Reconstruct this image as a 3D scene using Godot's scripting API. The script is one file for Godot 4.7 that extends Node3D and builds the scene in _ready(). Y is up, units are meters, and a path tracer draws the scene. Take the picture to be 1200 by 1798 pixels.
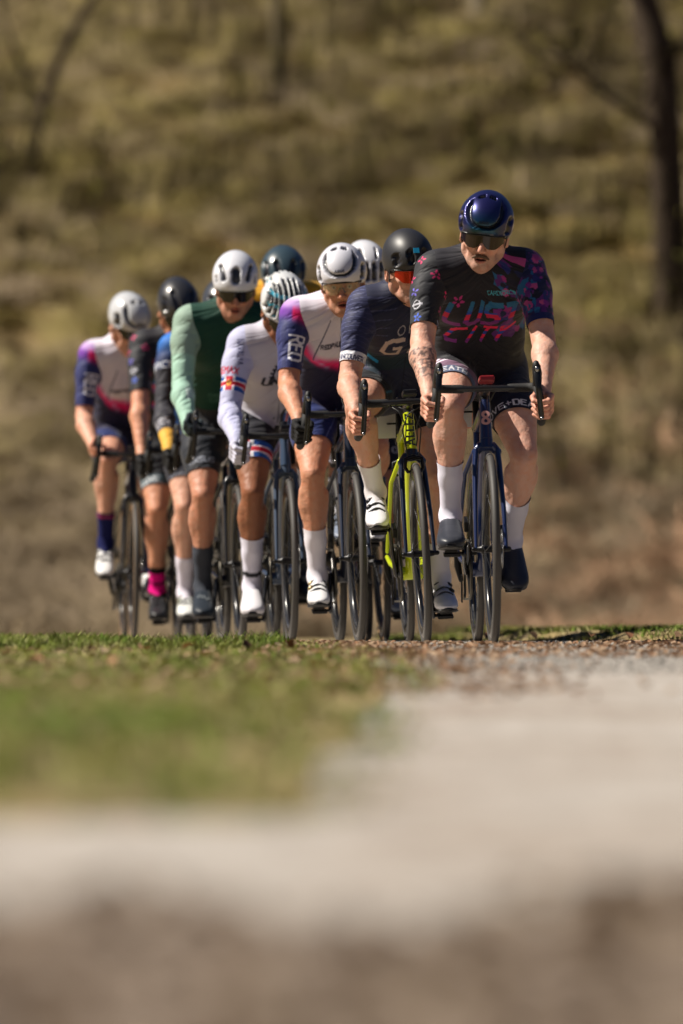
extends Node3D
# A bunch of road racers rounds a gravel bend in a park in spring, seen through a long lens from near the ground.

var rng := RandomNumberGenerator.new()
var mats := {}
var used_names := {}
var meshes := {}
var no_call: Callable

# to_sun: from the left of the picture, fairly high
const TO_SUN := Vector3(-0.67, 0.74, -0.05)


func _ready() -> void:
	rng.seed = 4711
	var cam := Camera3D.new()
	cam.name = "camera"
	add_child(cam)
	cam.position = Vector3(0, 0.12, 0)
	cam.rotation = Vector3(atan(174.0 / 11000.0), 0, 0)
	cam.fov = rad_to_deg(2.0 * atan(899.0 / 11000.0))
	cam.near = 0.2
	cam.far = 600.0
	var lens := CameraAttributesPhysical.new()
	lens.frustum_focal_length = 220.0
	lens.frustum_focus_distance = 22.9
	lens.exposure_aperture = 2.9
	cam.attributes = lens
	# setting frustum values on the attributes may touch fov: keep ours
	cam.fov = rad_to_deg(2.0 * atan(899.0 / 11000.0))

	var env := Environment.new()
	env.background_mode = Environment.BG_SKY
	var sky := Sky.new()
	var sm := ProceduralSkyMaterial.new()
	sm.sky_top_color = Color(0.32, 0.50, 0.80)
	sm.sky_horizon_color = Color(0.64, 0.74, 0.88)
	sm.sky_curve = 0.12
	sm.ground_bottom_color = Color(0.25, 0.22, 0.18)
	sm.ground_horizon_color = Color(0.5, 0.48, 0.44)
	sm.sky_energy_multiplier = 0.40
	sky.sky_material = sm
	env.sky = sky
	env.tonemap_mode = Environment.TONE_MAPPER_LINEAR
	env.tonemap_exposure = 1.36
	env.sdfgi_enabled = true
	env.ssao_enabled = true
	env.ssil_enabled = true
	var we := WorldEnvironment.new()
	we.name = "world_environment"
	we.environment = env
	add_child(we)

	var sun := DirectionalLight3D.new()
	sun.name = "sun"
	sun.light_energy = 1.6
	sun.light_color = Color(1.0, 0.965, 0.91)
	sun.light_angular_distance = 0.5
	sun.shadow_enabled = true
	add_child(sun)
	sun.look_at_from_position(TO_SUN * 50.0, Vector3.ZERO, Vector3.UP)

	build_ground()
	build_background()
	build_peloton()
	build_small_things()


# ------------------------------------------------------------------ helpers
func numbered(called: String) -> String:
	if not used_names.has(called):
		used_names[called] = 0
		return called
	used_names[called] += 1
	return "%s_%03d" % [called, used_names[called]]


func thing(called: String, label: String, category: String, group := "") -> Node3D:
	var o := Node3D.new()
	o.name = numbered(called)
	add_child(o)
	o.set_meta("label", label)
	o.set_meta("category", category)
	if group:
		o.set_meta("group", group)
	return o


func part(called: String, mesh: Mesh, parent: Node, material: Material = null) -> MeshInstance3D:
	var o := MeshInstance3D.new()
	o.name = called
	o.mesh = mesh
	if material:
		o.material_override = material
	parent.add_child(o, true)
	return o


func mat(key: String, color: Color, rough := 0.6, metal := 0.0) -> StandardMaterial3D:
	if mats.has(key):
		return mats[key]
	var m := StandardMaterial3D.new()
	m.resource_name = key
	m.albedo_color = color
	m.roughness = rough
	m.metallic = metal
	mats[key] = m
	return m


func vcol(key: String, rough := 0.6, spec := 0.5) -> StandardMaterial3D:
	if mats.has(key):
		return mats[key]
	var m := mat(key, Color.WHITE, rough)
	m.vertex_color_use_as_albedo = true
	m.metallic_specular = spec
	return m


static func lin(r: int, g: int, b: int) -> Color:
	return Color8(r, g, b).srgb_to_linear()


# collects triangles for one mesh
class MB:
	var v := PackedVector3Array()
	var n := PackedVector3Array()
	var uv := PackedVector2Array()
	var col := PackedColorArray()
	var ix := PackedInt32Array()
	var c := Color.WHITE

	func vert(p: Vector3, nn: Vector3, u := Vector2.ZERO) -> int:
		v.append(p)
		n.append(nn)
		uv.append(u)
		col.append(c)
		return v.size() - 1

	func tri(a: int, b: int, d: int) -> void:
		var g := (v[b] - v[a]).cross(v[d] - v[a])
		if g.dot(n[a] + n[b] + n[d]) > 0.0:
			ix.append_array([a, d, b])
		else:
			ix.append_array([a, b, d])

	func quad(a: int, b: int, d: int, e: int) -> void:
		tri(a, b, d)
		tri(a, d, e)

	# swept tube; flat = (scale across ref, scale along ref)
	func tube(pts: Array, rad: Array, sides := 10, ref := Vector3.ZERO, flat := Vector2.ONE, rounded := true) -> void:
		var m := pts.size()
		var rings: Array[PackedInt32Array] = []
		var prev := Vector3.ZERO
		var centers: Array[Vector3] = []
		var radii: Array[float] = []
		var tans: Array[Vector3] = []
		for i in m:
			var t: Vector3
			if i == 0:
				t = pts[1] - pts[0]
			elif i == m - 1:
				t = pts[m - 1] - pts[m - 2]
			else:
				t = (pts[i + 1] - pts[i]).normalized() + (pts[i] - pts[i - 1]).normalized()
			t = t.normalized()
			var r: float = rad[mini(i, rad.size() - 1)]
			if i == 0 and rounded:
				for k: float in [0.95, 0.55]:
					centers.append(pts[0] - t * r * k * 0.9)
					radii.append(r * sqrt(maxf(0.02, 1.0 - k * k)))
					tans.append(t)
			centers.append(pts[i])
			radii.append(r)
			tans.append(t)
			if i == m - 1 and rounded:
				for k in [0.55, 0.95]:
					centers.append(pts[i] + t * r * k * 0.9)
					radii.append(r * sqrt(maxf(0.02, 1.0 - k * k)))
					tans.append(t)
		for i in centers.size():
			var t := tans[i]
			var up := ref if ref != Vector3.ZERO else prev
			if up == Vector3.ZERO or absf(up.normalized().dot(t)) > 0.98:
				up = Vector3.UP if absf(t.y) < 0.9 else Vector3.RIGHT
			var b := t.cross(up).normalized()
			var a := b.cross(t).normalized()
			prev = a
			var slope := 0.0
			if i > 0 and i < centers.size() - 1:
				var dl := centers[i + 1].distance_to(centers[i - 1])
				slope = (radii[i + 1] - radii[i - 1]) / maxf(dl, 1e-5)
			elif i == 0:
				slope = 2.0
			else:
				slope = -2.0
			if not rounded and (i == 0 or i == centers.size() - 1):
				slope = 0.0
			var ring := PackedInt32Array()
			for s in sides:
				var w := TAU * s / sides
				var off := b * cos(w) * flat.x + a * sin(w) * flat.y
				var nn := (b * cos(w) / flat.x + a * sin(w) / flat.y).normalized()
				ring.append(vert(centers[i] + off * radii[i], (nn - t * slope).normalized(), Vector2(float(s) / sides, float(i) / centers.size())))
			rings.append(ring)
		for i in rings.size() - 1:
			for s in sides:
				var s2 := (s + 1) % sides
				quad(rings[i][s], rings[i][s2], rings[i + 1][s2], rings[i + 1][s])
		for e in [0, rings.size() - 1]:
			var t2: Vector3 = tans[e] * (-1.0 if e == 0 else 1.0)
			var cc := vert(centers[e], t2)
			var rim := PackedInt32Array()
			for s in sides:
				rim.append(vert(v[rings[e][s]], t2))
			for s in sides:
				tri(cc, rim[s], rim[(s + 1) % sides])

	# closed profile of (radius, x) turned about the x axis through center
	func lathe(prof: Array, segs: int, center: Vector3, closed := true, basis := Basis.IDENTITY) -> void:
		var m := prof.size()
		var first := v.size()
		for s in segs:
			var w := TAU * s / segs
			var dir := Vector3(0, cos(w), sin(w))
			for i in m:
				var a: Vector2 = prof[(i - 1 + m) % m] if closed or i > 0 else prof[i]
				var b: Vector2 = prof[(i + 1) % m] if closed or i < m - 1 else prof[i]
				var d := (b - a).normalized()
				# outward normal of a profile that runs counter-clockwise in (x, r)
				var nr := Vector2(-d.y, d.x)
				var nn := (dir * nr.x + Vector3(nr.y, 0, 0)).normalized()
				var p: Vector2 = prof[i]
				vert(center + basis * (dir * p.x + Vector3(p.y, 0, 0)), basis * nn)
		for s in segs:
			var s2 := (s + 1) % segs
			for i in (m if closed else m - 1):
				var j := (i + 1) % m
				quad(first + s * m + i, first + s * m + j, first + s2 * m + j, first + s2 * m + i)

	func ellip(center: Vector3, b: Basis, seg := 12) -> void:
		var rows := maxi(4, seg / 2)
		var inv := b.inverse().transposed()
		var first := v.size()
		for i in rows + 1:
			var e := PI * i / rows
			for s in seg:
				var w := TAU * s / seg
				var d := Vector3(sin(e) * cos(w), cos(e), sin(e) * sin(w))
				vert(center + b * d, (inv * d).normalized())
		for i in rows:
			for s in seg:
				var s2 := (s + 1) % seg
				quad(first + i * seg + s, first + i * seg + s2, first + (i + 1) * seg + s2, first + (i + 1) * seg + s)

	# box with chamfered edges
	func box(center: Vector3, half: Vector3, b := Basis.IDENTITY, ch := 0.0) -> void:
		var e := ch
		for ax in 3:
			for sg in [-1.0, 1.0]:
				var nn := Vector3.ZERO
				nn[ax] = sg
				var u := (ax + 1) % 3
				var w := (ax + 2) % 3
				var q := PackedInt32Array()
				for k in [[-1, -1], [1, -1], [1, 1], [-1, 1]]:
					var p := Vector3.ZERO
					p[ax] = sg * half[ax]
					p[u] = k[0] * (half[u] - e)
					p[w] = k[1] * (half[w] - e)
					q.append(vert(center + b * p, b * nn))
				quad(q[0], q[1], q[2], q[3])
		if e > 0.0:
			for ax in 3:
				var u := (ax + 1) % 3
				var w := (ax + 2) % 3
				for su in [-1.0, 1.0]:
					for sw in [-1.0, 1.0]:
						var nn := Vector3.ZERO
						nn[u] = su
						nn[w] = sw
						nn = nn.normalized()
						var q := PackedInt32Array()
						for k in [[-1.0, 0], [1.0, 0], [1.0, 1], [-1.0, 1]]:
							var p := Vector3.ZERO
							p[ax] = k[0] * (half[ax] - e)
							p[u] = su * (half[u] - (e if k[1] else 0.0))
							p[w] = sw * (half[w] - (0.0 if k[1] else e))
							q.append(vert(center + b * p, b * nn))
						quad(q[0], q[1], q[2], q[3])

	func mesh(m: Material = null) -> ArrayMesh:
		var am := ArrayMesh.new()
		if ix.is_empty():
			return am
		var arr := []
		arr.resize(Mesh.ARRAY_MAX)
		arr[Mesh.ARRAY_VERTEX] = v
		arr[Mesh.ARRAY_NORMAL] = n
		arr[Mesh.ARRAY_TEX_UV] = uv
		arr[Mesh.ARRAY_COLOR] = col
		arr[Mesh.ARRAY_INDEX] = ix
		am.add_surface_from_arrays(Mesh.PRIMITIVE_TRIANGLES, arr)
		if m:
			am.surface_set_material(0, m)
		return am


# ------------------------------------------------------------------ distance field meshed as surface nets
class Field:
	var o: Vector3
	var c: float
	var nx: int
	var ny: int
	var nz: int
	var f := PackedFloat32Array()
	var v := PackedVector3Array()
	var n := PackedVector3Array()
	var ix := PackedInt32Array()

	func _init(lo: Vector3, hi: Vector3, cell: float) -> void:
		o = lo
		c = cell
		nx = int((hi.x - lo.x) / c) + 2
		ny = int((hi.y - lo.y) / c) + 2
		nz = int((hi.z - lo.z) / c) + 2
		f.resize(nx * ny * nz)
		f.fill(0.2)

	# tapered capsule, joined with a smooth minimum of width k
	func cap(a: Vector3, b: Vector3, ra: float, rb: float, k := 0.03) -> void:
		var big := maxf(ra, rb) + k + 2.0 * c
		var lo := Vector3(minf(a.x, b.x), minf(a.y, b.y), minf(a.z, b.z)) - Vector3.ONE * big - o
		var hi := Vector3(maxf(a.x, b.x), maxf(a.y, b.y), maxf(a.z, b.z)) + Vector3.ONE * big - o
		var x0 := maxi(0, int(lo.x / c))
		var x1 := mini(nx - 1, int(hi.x / c) + 1)
		var y0 := maxi(0, int(lo.y / c))
		var y1 := mini(ny - 1, int(hi.y / c) + 1)
		var z0 := maxi(0, int(lo.z / c))
		var z1 := mini(nz - 1, int(hi.z / c) + 1)
		var ba := b - a
		var il := 1.0 / maxf(ba.length_squared(), 1e-9)
		var dr := rb - ra
		for z in range(z0, z1 + 1):
			for y in range(y0, y1 + 1):
				var i := (z * ny + y) * nx + x0
				var p := o + Vector3(x0, y, z) * c - a
				for x in range(x0, x1 + 1):
					var t := clampf(p.dot(ba) * il, 0.0, 1.0)
					var d := (p - ba * t).length() - ra - dr * t
					var e := f[i]
					if d < e + k:
						var h := k - absf(e - d)
						var m := d if d < e else e
						if h > 0.0:
							m -= h * h / k * 0.25
						f[i] = m
					i += 1
					p.x += c

	func ell(ce: Vector3, b: Basis, r: Vector3, k := 0.02, cut := false) -> void:
		var big := maxf(r.x, maxf(r.y, r.z)) + k + 2.0 * c
		var lo := ce - Vector3.ONE * big - o
		var hi := ce + Vector3.ONE * big - o
		var x0 := maxi(0, int(lo.x / c))
		var x1 := mini(nx - 1, int(hi.x / c) + 1)
		var y0 := maxi(0, int(lo.y / c))
		var y1 := mini(ny - 1, int(hi.y / c) + 1)
		var z0 := maxi(0, int(lo.z / c))
		var z1 := mini(nz - 1, int(hi.z / c) + 1)
		var bt := b.transposed()
		var ir := Vector3.ONE / r
		for z in range(z0, z1 + 1):
			for y in range(y0, y1 + 1):
				var i := (z * ny + y) * nx + x0
				for x in range(x0, x1 + 1):
					var q := bt * (o + Vector3(x, y, z) * c - ce)
					var q1 := q * ir
					var k0 := q1.length()
					var d := k0 * (k0 - 1.0) / maxf((q1 * ir).length(), 1e-6)
					if k0 < 1e-4:
						d = -minf(r.x, minf(r.y, r.z))
					var e := f[i]
					if cut:
						d = -d
						var h := k - absf(e - d)
						var m := maxf(d, e)
						if h > 0.0:
							m += h * h / k * 0.25
						f[i] = m
					elif d < e + k:
						var h := k - absf(e - d)
						var m := minf(d, e)
						if h > 0.0:
							m -= h * h / k * 0.25
						f[i] = m
					i += 1

	func nets(iso := 0.0) -> void:
		v.clear()
		n.clear()
		ix.clear()
		var at := PackedInt32Array()
		at.resize(f.size())
		at.fill(-1)
		var far := c * 2.0
		var sy := nx
		var sz := nx * ny
		for z in nz - 1:
			for y in ny - 1:
				var i := (z * ny + y) * nx
				for x in nx - 1:
					var a := f[i] - iso
					if a > far or a < -far:
						i += 1
						continue
					var b := f[i + 1] - iso
					var d := f[i + sy] - iso
					var e := f[i + sy + 1] - iso
					var g := f[i + sz] - iso
					var h := f[i + sz + 1] - iso
					var j := f[i + sz + sy] - iso
					var k := f[i + sz + sy + 1] - iso
					var neg := int(a < 0.0) + int(b < 0.0) + int(d < 0.0) + int(e < 0.0) + int(g < 0.0) + int(h < 0.0) + int(j < 0.0) + int(k < 0.0)
					if neg == 0 or neg == 8:
						i += 1
						continue
					var s := Vector3.ZERO
					var w := 0
					if (a < 0.0) != (b < 0.0):
						s += Vector3(a / (a - b), 0, 0)
						w += 1
					if (d < 0.0) != (e < 0.0):
						s += Vector3(d / (d - e), 1, 0)
						w += 1
					if (g < 0.0) != (h < 0.0):
						s += Vector3(g / (g - h), 0, 1)
						w += 1
					if (j < 0.0) != (k < 0.0):
						s += Vector3(j / (j - k), 1, 1)
						w += 1
					if (a < 0.0) != (d < 0.0):
						s += Vector3(0, a / (a - d), 0)
						w += 1
					if (b < 0.0) != (e < 0.0):
						s += Vector3(1, b / (b - e), 0)
						w += 1
					if (g < 0.0) != (j < 0.0):
						s += Vector3(0, g / (g - j), 1)
						w += 1
					if (h < 0.0) != (k < 0.0):
						s += Vector3(1, h / (h - k), 1)
						w += 1
					if (a < 0.0) != (g < 0.0):
						s += Vector3(0, 0, a / (a - g))
						w += 1
					if (b < 0.0) != (h < 0.0):
						s += Vector3(1, 0, b / (b - h))
						w += 1
					if (d < 0.0) != (j < 0.0):
						s += Vector3(0, 1, d / (d - j))
						w += 1
					if (e < 0.0) != (k < 0.0):
						s += Vector3(1, 1, e / (e - k))
						w += 1
					at[i] = v.size()
					v.append(o + (Vector3(x, y, z) + s / maxi(w, 1)) * c)
					n.append(Vector3(b + e + h + k - a - d - g - j, d + e + j + k - a - b - g - h, g + h + j + k - a - b - d - e).normalized())
					if y > 0 and z > 0 and (a < 0.0) != (b < 0.0):
						face(at[i], at[i - sy], at[i - sy - sz], at[i - sz], a < 0.0)
					if x > 0 and z > 0 and (a < 0.0) != (d < 0.0):
						face(at[i], at[i - sz], at[i - sz - 1], at[i - 1], a < 0.0)
					if x > 0 and y > 0 and (a < 0.0) != (g < 0.0):
						face(at[i], at[i - 1], at[i - 1 - sy], at[i - sy], a < 0.0)
					i += 1

	func face(a: int, b: int, d: int, e: int, inside: bool) -> void:
		if a < 0 or b < 0 or d < 0 or e < 0:
			return
		# Godot's front faces run clockwise
		if inside:
			ix.append_array([a, d, b, a, e, d])
		else:
			ix.append_array([a, b, d, a, d, e])

	# adds the mesh, coloured by paint(point, normal), to a collector
	func into(mb: MB, paint: Callable) -> void:
		var first := mb.v.size()
		mb.v.append_array(v)
		mb.n.append_array(n)
		for i in v.size():
			mb.col.append(paint.call(v[i], n[i]))
			mb.uv.append(Vector2.ZERO)
		for i in ix:
			mb.ix.append(i + first)


# keeps the triangles on the side where s > 0 and cuts those on the border; lay(point, chart) -> uv
func cut_cloth(mb: MB, fd: Field, s: PackedFloat32Array, lay: Callable, chart: int, paint: Callable) -> void:
	var known := {}
	for t in range(0, fd.ix.size(), 3):
		var ids := [fd.ix[t], fd.ix[t + 1], fd.ix[t + 2]]
		if s[ids[0]] <= 0.0 and s[ids[1]] <= 0.0 and s[ids[2]] <= 0.0:
			continue
		var out: Array[int] = []
		for e in 3:
			var i: int = ids[e]
			var j: int = ids[(e + 1) % 3]
			if s[i] > 0.0:
				if not known.has(i):
					if paint.is_valid():
						mb.c = paint.call(fd.v[i], fd.n[i])
					known[i] = mb.vert(fd.v[i], fd.n[i], lay.call(fd.v[i], chart) if chart >= 0 else Vector2.ZERO)
				out.append(known[i])
			if (s[i] > 0.0) != (s[j] > 0.0):
				var w := s[i] / (s[i] - s[j])
				var p := fd.v[i].lerp(fd.v[j], w)
				var n := fd.n[i].lerp(fd.n[j], w).normalized()
				if paint.is_valid():
					mb.c = paint.call(p, n)
				out.append(mb.vert(p, n, lay.call(p, chart) if chart >= 0 else Vector2.ZERO))
		for q in range(1, out.size() - 1):
			mb.ix.append_array([out[0], out[q], out[q + 1]])


# ------------------------------------------------------------------ prints on cloth: an image laid out in charts
# chart rectangles in a 512 x 512 sheet: torso, right arm, left arm, right thigh, left thigh
const CHARTS := [Rect2(0, 0, 384, 256), Rect2(384, 0, 128, 256), Rect2(384, 256, 128, 256), Rect2(0, 256, 192, 256), Rect2(192, 256, 192, 256)]
const STROKES := {
	"A": [[0, 0, 2, 6, 4, 0], [1, 2, 3, 2]], "B": [[0, 0, 0, 6, 3, 6, 4, 5, 3, 3, 0, 3], [3, 3, 4, 1.5, 3, 0, 0, 0]], "C": [[4, 6, 1, 6, 0, 5, 0, 1, 1, 0, 4, 0]],
	"D": [[0, 0, 0, 6, 3, 6, 4, 4.5, 4, 1.5, 3, 0, 0, 0]], "E": [[4, 6, 0, 6, 0, 0, 4, 0], [0, 3, 3, 3]], "G": [[4, 6, 1, 6, 0, 5, 0, 1, 1, 0, 4, 0, 4, 3, 2.5, 3]],
	"H": [[0, 0, 0, 6], [4, 0, 4, 6], [0, 3, 4, 3]], "I": [[2, 0, 2, 6]], "K": [[0, 0, 0, 6], [4, 6, 0, 3, 4, 0]], "L": [[0, 6, 0, 0, 4, 0]], "M": [[0, 0, 0, 6, 2, 3, 4, 6, 4, 0]],
	"N": [[0, 0, 0, 6, 4, 0, 4, 6]], "O": [[1, 0, 0, 1, 0, 5, 1, 6, 3, 6, 4, 5, 4, 1, 3, 0, 1, 0]], "P": [[0, 0, 0, 6, 3, 6, 4, 5, 4, 4, 3, 3, 0, 3]],
	"R": [[0, 0, 0, 6, 3, 6, 4, 5, 4, 4, 3, 3, 0, 3], [2, 3, 4, 0]], "S": [[4, 6, 1, 6, 0, 5, 0, 4, 1, 3, 3, 3, 4, 2, 4, 1, 3, 0, 0, 0]], "T": [[2, 0, 2, 6], [0, 6, 4, 6]],
	"U": [[0, 6, 0, 1, 1, 0, 3, 0, 4, 1, 4, 6]], "V": [[0, 6, 2, 0, 4, 6]], "W": [[0, 6, 1, 0, 2, 4, 3, 0, 4, 6]], "X": [[0, 0, 4, 6], [0, 6, 4, 0]], "Y": [[0, 6, 2, 3, 4, 6], [2, 3, 2, 0]], "Z": [[0, 6, 4, 6, 0, 0, 4, 0]],
	"+": [[2, 1, 2, 5], [0.5, 3, 3.5, 3]], "8": [[1, 3, 0, 4, 0, 5, 1, 6, 3, 6, 4, 5, 4, 4, 3, 3, 1, 3, 0, 2, 0, 1, 1, 0, 3, 0, 4, 1, 4, 2, 3, 3]], "6": [[4, 6, 1, 6, 0, 4.5, 0, 1, 1, 0, 3, 0, 4, 1, 4, 2.5, 3, 3.3, 0, 3.3]],
}


class Sheet:
	var im: Image
	var r := Rect2(0, 0, 512, 512)

	func _init(base: Color, side := 512) -> void:
		im = Image.create_empty(side, side, false, Image.FORMAT_RGBA8)
		im.fill(base)
		r = Rect2(0, 0, side, side)

	func on(chart: Rect2) -> Sheet:
		r = chart
		return self

	func fill(c: Color, x0 := 0.0, y0 := 0.0, x1 := 1.0, y1 := 1.0) -> void:
		im.fill_rect(Rect2i(int(r.position.x + x0 * r.size.x), int(r.position.y + y0 * r.size.y), int(ceil((x1 - x0) * r.size.x)), int(ceil((y1 - y0) * r.size.y))), c)

	# polygon in chart coordinates (0..1, y down); ramp: colours from top to bottom of box y0..y1
	func poly(pts: PackedVector2Array, c: Color, ramp := [], ry0 := 0.0, ry1 := 1.0) -> void:
		var px := PackedVector2Array()
		var lo := 1e9
		var hi := -1e9
		for p in pts:
			var q := r.position + p * r.size
			px.append(q)
			lo = minf(lo, q.y)
			hi = maxf(hi, q.y)
		for y in range(maxi(int(lo), int(r.position.y)), mini(int(hi) + 1, int(r.end.y))):
			var xs: Array[float] = []
			var yy := y + 0.5
			for i in px.size():
				var a := px[i]
				var b := px[(i + 1) % px.size()]
				if (a.y <= yy) != (b.y <= yy):
					xs.append(a.x + (yy - a.y) / (b.y - a.y) * (b.x - a.x))
			xs.sort()
			var cc := c
			if ramp.size() > 0:
				var w := clampf(((yy - r.position.y) / r.size.y - ry0) / (ry1 - ry0), 0.0, 0.999) * ramp.size()
				cc = ramp[int(w)]
			for k in range(0, xs.size() - 1, 2):
				var xa := clampi(roundi(xs[k]), int(r.position.x), int(r.end.x))
				var xb := clampi(roundi(xs[k + 1]), int(r.position.x), int(r.end.x))
				if xb > xa:
					im.fill_rect(Rect2i(xa, y, xb - xa, 1), cc)

	func line(a: Vector2, b: Vector2, w: float, c: Color, ramp := [], ry0 := 0.0, ry1 := 1.0) -> void:
		var d := ((b - a) * r.size).normalized()
		var s := Vector2(-d.y, d.x) * w * 0.5 * r.size.y / r.size
		var e := d * w * 0.45 * r.size.y / r.size
		poly(PackedVector2Array([a - e + s, b + e + s, b + e - s, a - e - s]), c, ramp, ry0, ry1)

	# at = left end of the baseline; h = height of a capital as a share of the chart's height; turn in degrees
	func text(s: String, at: Vector2, h: float, c: Color, turn := 0.0, bold := 0.16, wide := 1.0, slant := 0.0, ramp := [], gap := 1.6) -> void:
		var x := 0.0
		var u := h / 6.0
		var ca := cos(deg_to_rad(turn))
		var sa := sin(deg_to_rad(turn))
		var asp := r.size.y / r.size.x
		for ch in s:
			if STROKES.has(ch):
				for st: Array in STROKES[ch]:
					for i in range(0, st.size() - 2, 2):
						var q := []
						for k in [0, 2]:
							var gx: float = (x + st[i + k] * wide + st[i + k + 1] * slant) * u
							var gy: float = -st[i + k + 1] * u
							q.append(at + Vector2((gx * ca - gy * sa) * asp, gx * sa + gy * ca))
						line(q[0], q[1], h * bold, c, ramp, at.y - h, at.y)
				x += (4.0 + gap) * wide
			else:
				x += 3.0 * wide

	# smooth dye: fn(u, v) -> Color evaluated coarsely and enlarged
	func dye(fn: Callable, res := 32) -> void:
		var small := Image.create_empty(res, res, false, Image.FORMAT_RGBA8)
		for y in res:
			for x in res:
				small.set_pixel(x, y, fn.call((x + 0.5) / res, (y + 0.5) / res))
		small.resize(int(r.size.x), int(r.size.y), Image.INTERPOLATE_CUBIC)
		im.blit_rect(small, Rect2i(0, 0, int(r.size.x), int(r.size.y)), Vector2i(r.position))

	func flower(at: Vector2, s: float, c: Color, petals := 5, seed_ := 0) -> void:
		var asp := r.size.y / r.size.x
		for k in petals:
			var w := TAU * k / petals + seed_ * 0.7
			var p := PackedVector2Array()
			for q in 8:
				var g := TAU * q / 8
				var loc := Vector2(0.62 + 0.42 * cos(g), 0.24 * sin(g)) * s
				loc = loc.rotated(w)
				p.append(at + Vector2(loc.x * asp, loc.y))
			poly(p, c)

	func ring(at: Vector2, ro: float, ri: float, c: Color, inner: Color) -> void:
		var asp := r.size.y / r.size.x
		for k in [[ro, c], [ri, inner]]:
			var p := PackedVector2Array()
			for q in 16:
				p.append(at + Vector2(cos(TAU * q / 16) * asp, sin(TAU * q / 16)) * k[0])
			poly(p, k[1])

	func texture() -> ImageTexture:
		return ImageTexture.create_from_image(im)


# ------------------------------------------------------------------ bicycles (origin: front wheel's contact with the ground, +z forward)
const BB := Vector3(0, 0.27, -0.575)
const REAR := Vector3(0, 0.338, -0.985)
const FRONT := Vector3(0, 0.338, 0)
const CLAMP := Vector3(0, 0.905, -0.125)
const CRANK := 0.170


func mirrored(p: Vector3, s: float) -> Vector3:
	return Vector3(p.x * s, p.y, p.z)


func make_wheel(parent: Node3D, at: Vector3, tan_wall: bool, rear: bool, spin: float) -> void:
	var key := "wheel%s%s" % [tan_wall, rear]
	if not meshes.has(key):
		var t := MB.new()
		var prof := []
		var cols := []
		for k in 12:
			var w := TAU * k / 12.0
			prof.append(Vector2(0.3245 + 0.0142 * cos(w), -0.0138 * sin(w)))
		var first := 0
		t.lathe(prof, 72, Vector3.ZERO)
		for i in t.v.size():
			var p := t.v[i]
			var r := Vector2(p.y, p.z).length()
			var wall := tan_wall and r < 0.331 and absf(p.x) > 0.006
			t.col[i] = lin(176, 138, 96) if wall else lin(66, 63, 60)
		meshes[key + "tyre"] = t.mesh(vcol("tyre rubber", 0.62, 0.5))
		var m := MB.new()
		m.lathe([Vector2(0.314, 0.0105), Vector2(0.314, -0.0105), Vector2(0.300, -0.0140), Vector2(0.280, -0.0125), Vector2(0.268, -0.007), Vector2(0.265, 0.0), Vector2(0.268, 0.007), Vector2(0.280, 0.0125), Vector2(0.300, 0.0140)], 72, Vector3.ZERO)
		meshes[key + "rim"] = m.mesh(mat("rim carbon", Color8(42, 43, 46), 0.22))
		var h := MB.new()
		h.lathe([Vector2(0.0, 0.05), Vector2(0.010, 0.05), Vector2(0.012, 0.036), Vector2(0.021, 0.032), Vector2(0.021, 0.028), Vector2(0.013, 0.022), Vector2(0.013, -0.022), Vector2(0.021, -0.028), Vector2(0.021, -0.032), Vector2(0.012, -0.036), Vector2(0.010, -0.05), Vector2(0.0, -0.05)], 18, Vector3.ZERO, false)
		meshes[key + "hub"] = h.mesh(mat("black alloy", Color8(34, 34, 36), 0.35, 0.6))
		var s := MB.new()
		for k in 20:
			var w := TAU * k / 20.0
			var sd := 1.0 if k % 2 else -1.0
			var w2 := w + (0.9 if k % 4 < 2 else -0.9)
			s.tube([Vector3(0.029 * sd, 0.02 * cos(w2), 0.02 * sin(w2)), Vector3(0.0, 0.267 * cos(w), 0.267 * sin(w))], [0.0011], 4, Vector3.ZERO, Vector2.ONE, false)
		meshes[key + "spokes"] = s.mesh(mat("spoke steel", Color8(60, 60, 62), 0.3, 0.8))
		meshes[key] = true
		if rear:
			var cs := MB.new()
			for k in 7:
				var rr := 0.058 - 0.005 * k
				var xx := -0.018 - 0.0042 * k
				cs.lathe([Vector2(rr - 0.02, xx + 0.0012), Vector2(rr, xx + 0.0012), Vector2(rr, xx - 0.0012), Vector2(rr - 0.02, xx - 0.0012)], 28, Vector3.ZERO)
			meshes["cassette"] = cs.mesh(mat("cassette steel", Color8(120, 118, 112), 0.35, 0.9))
	var w := Node3D.new()
	w.name = "rear_wheel" if rear else "front_wheel"
	parent.add_child(w, true)
	w.position = at
	w.rotation.x = spin
	part("tyre", meshes[key + "tyre"], w)
	part("rim", meshes[key + "rim"], w)
	part("hub", meshes[key + "hub"], w)
	part("spokes", meshes[key + "spokes"], w)
	if rear:
		part("cassette", meshes["cassette"], w)


func paint_mat(key: String, c: Color, metal := 0.0, rough := 0.3) -> StandardMaterial3D:
	var m := mat("paint " + key, c, rough, metal)
	m.clearcoat_enabled = true
	m.clearcoat = 0.6
	m.clearcoat_roughness = 0.1
	return m


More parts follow.
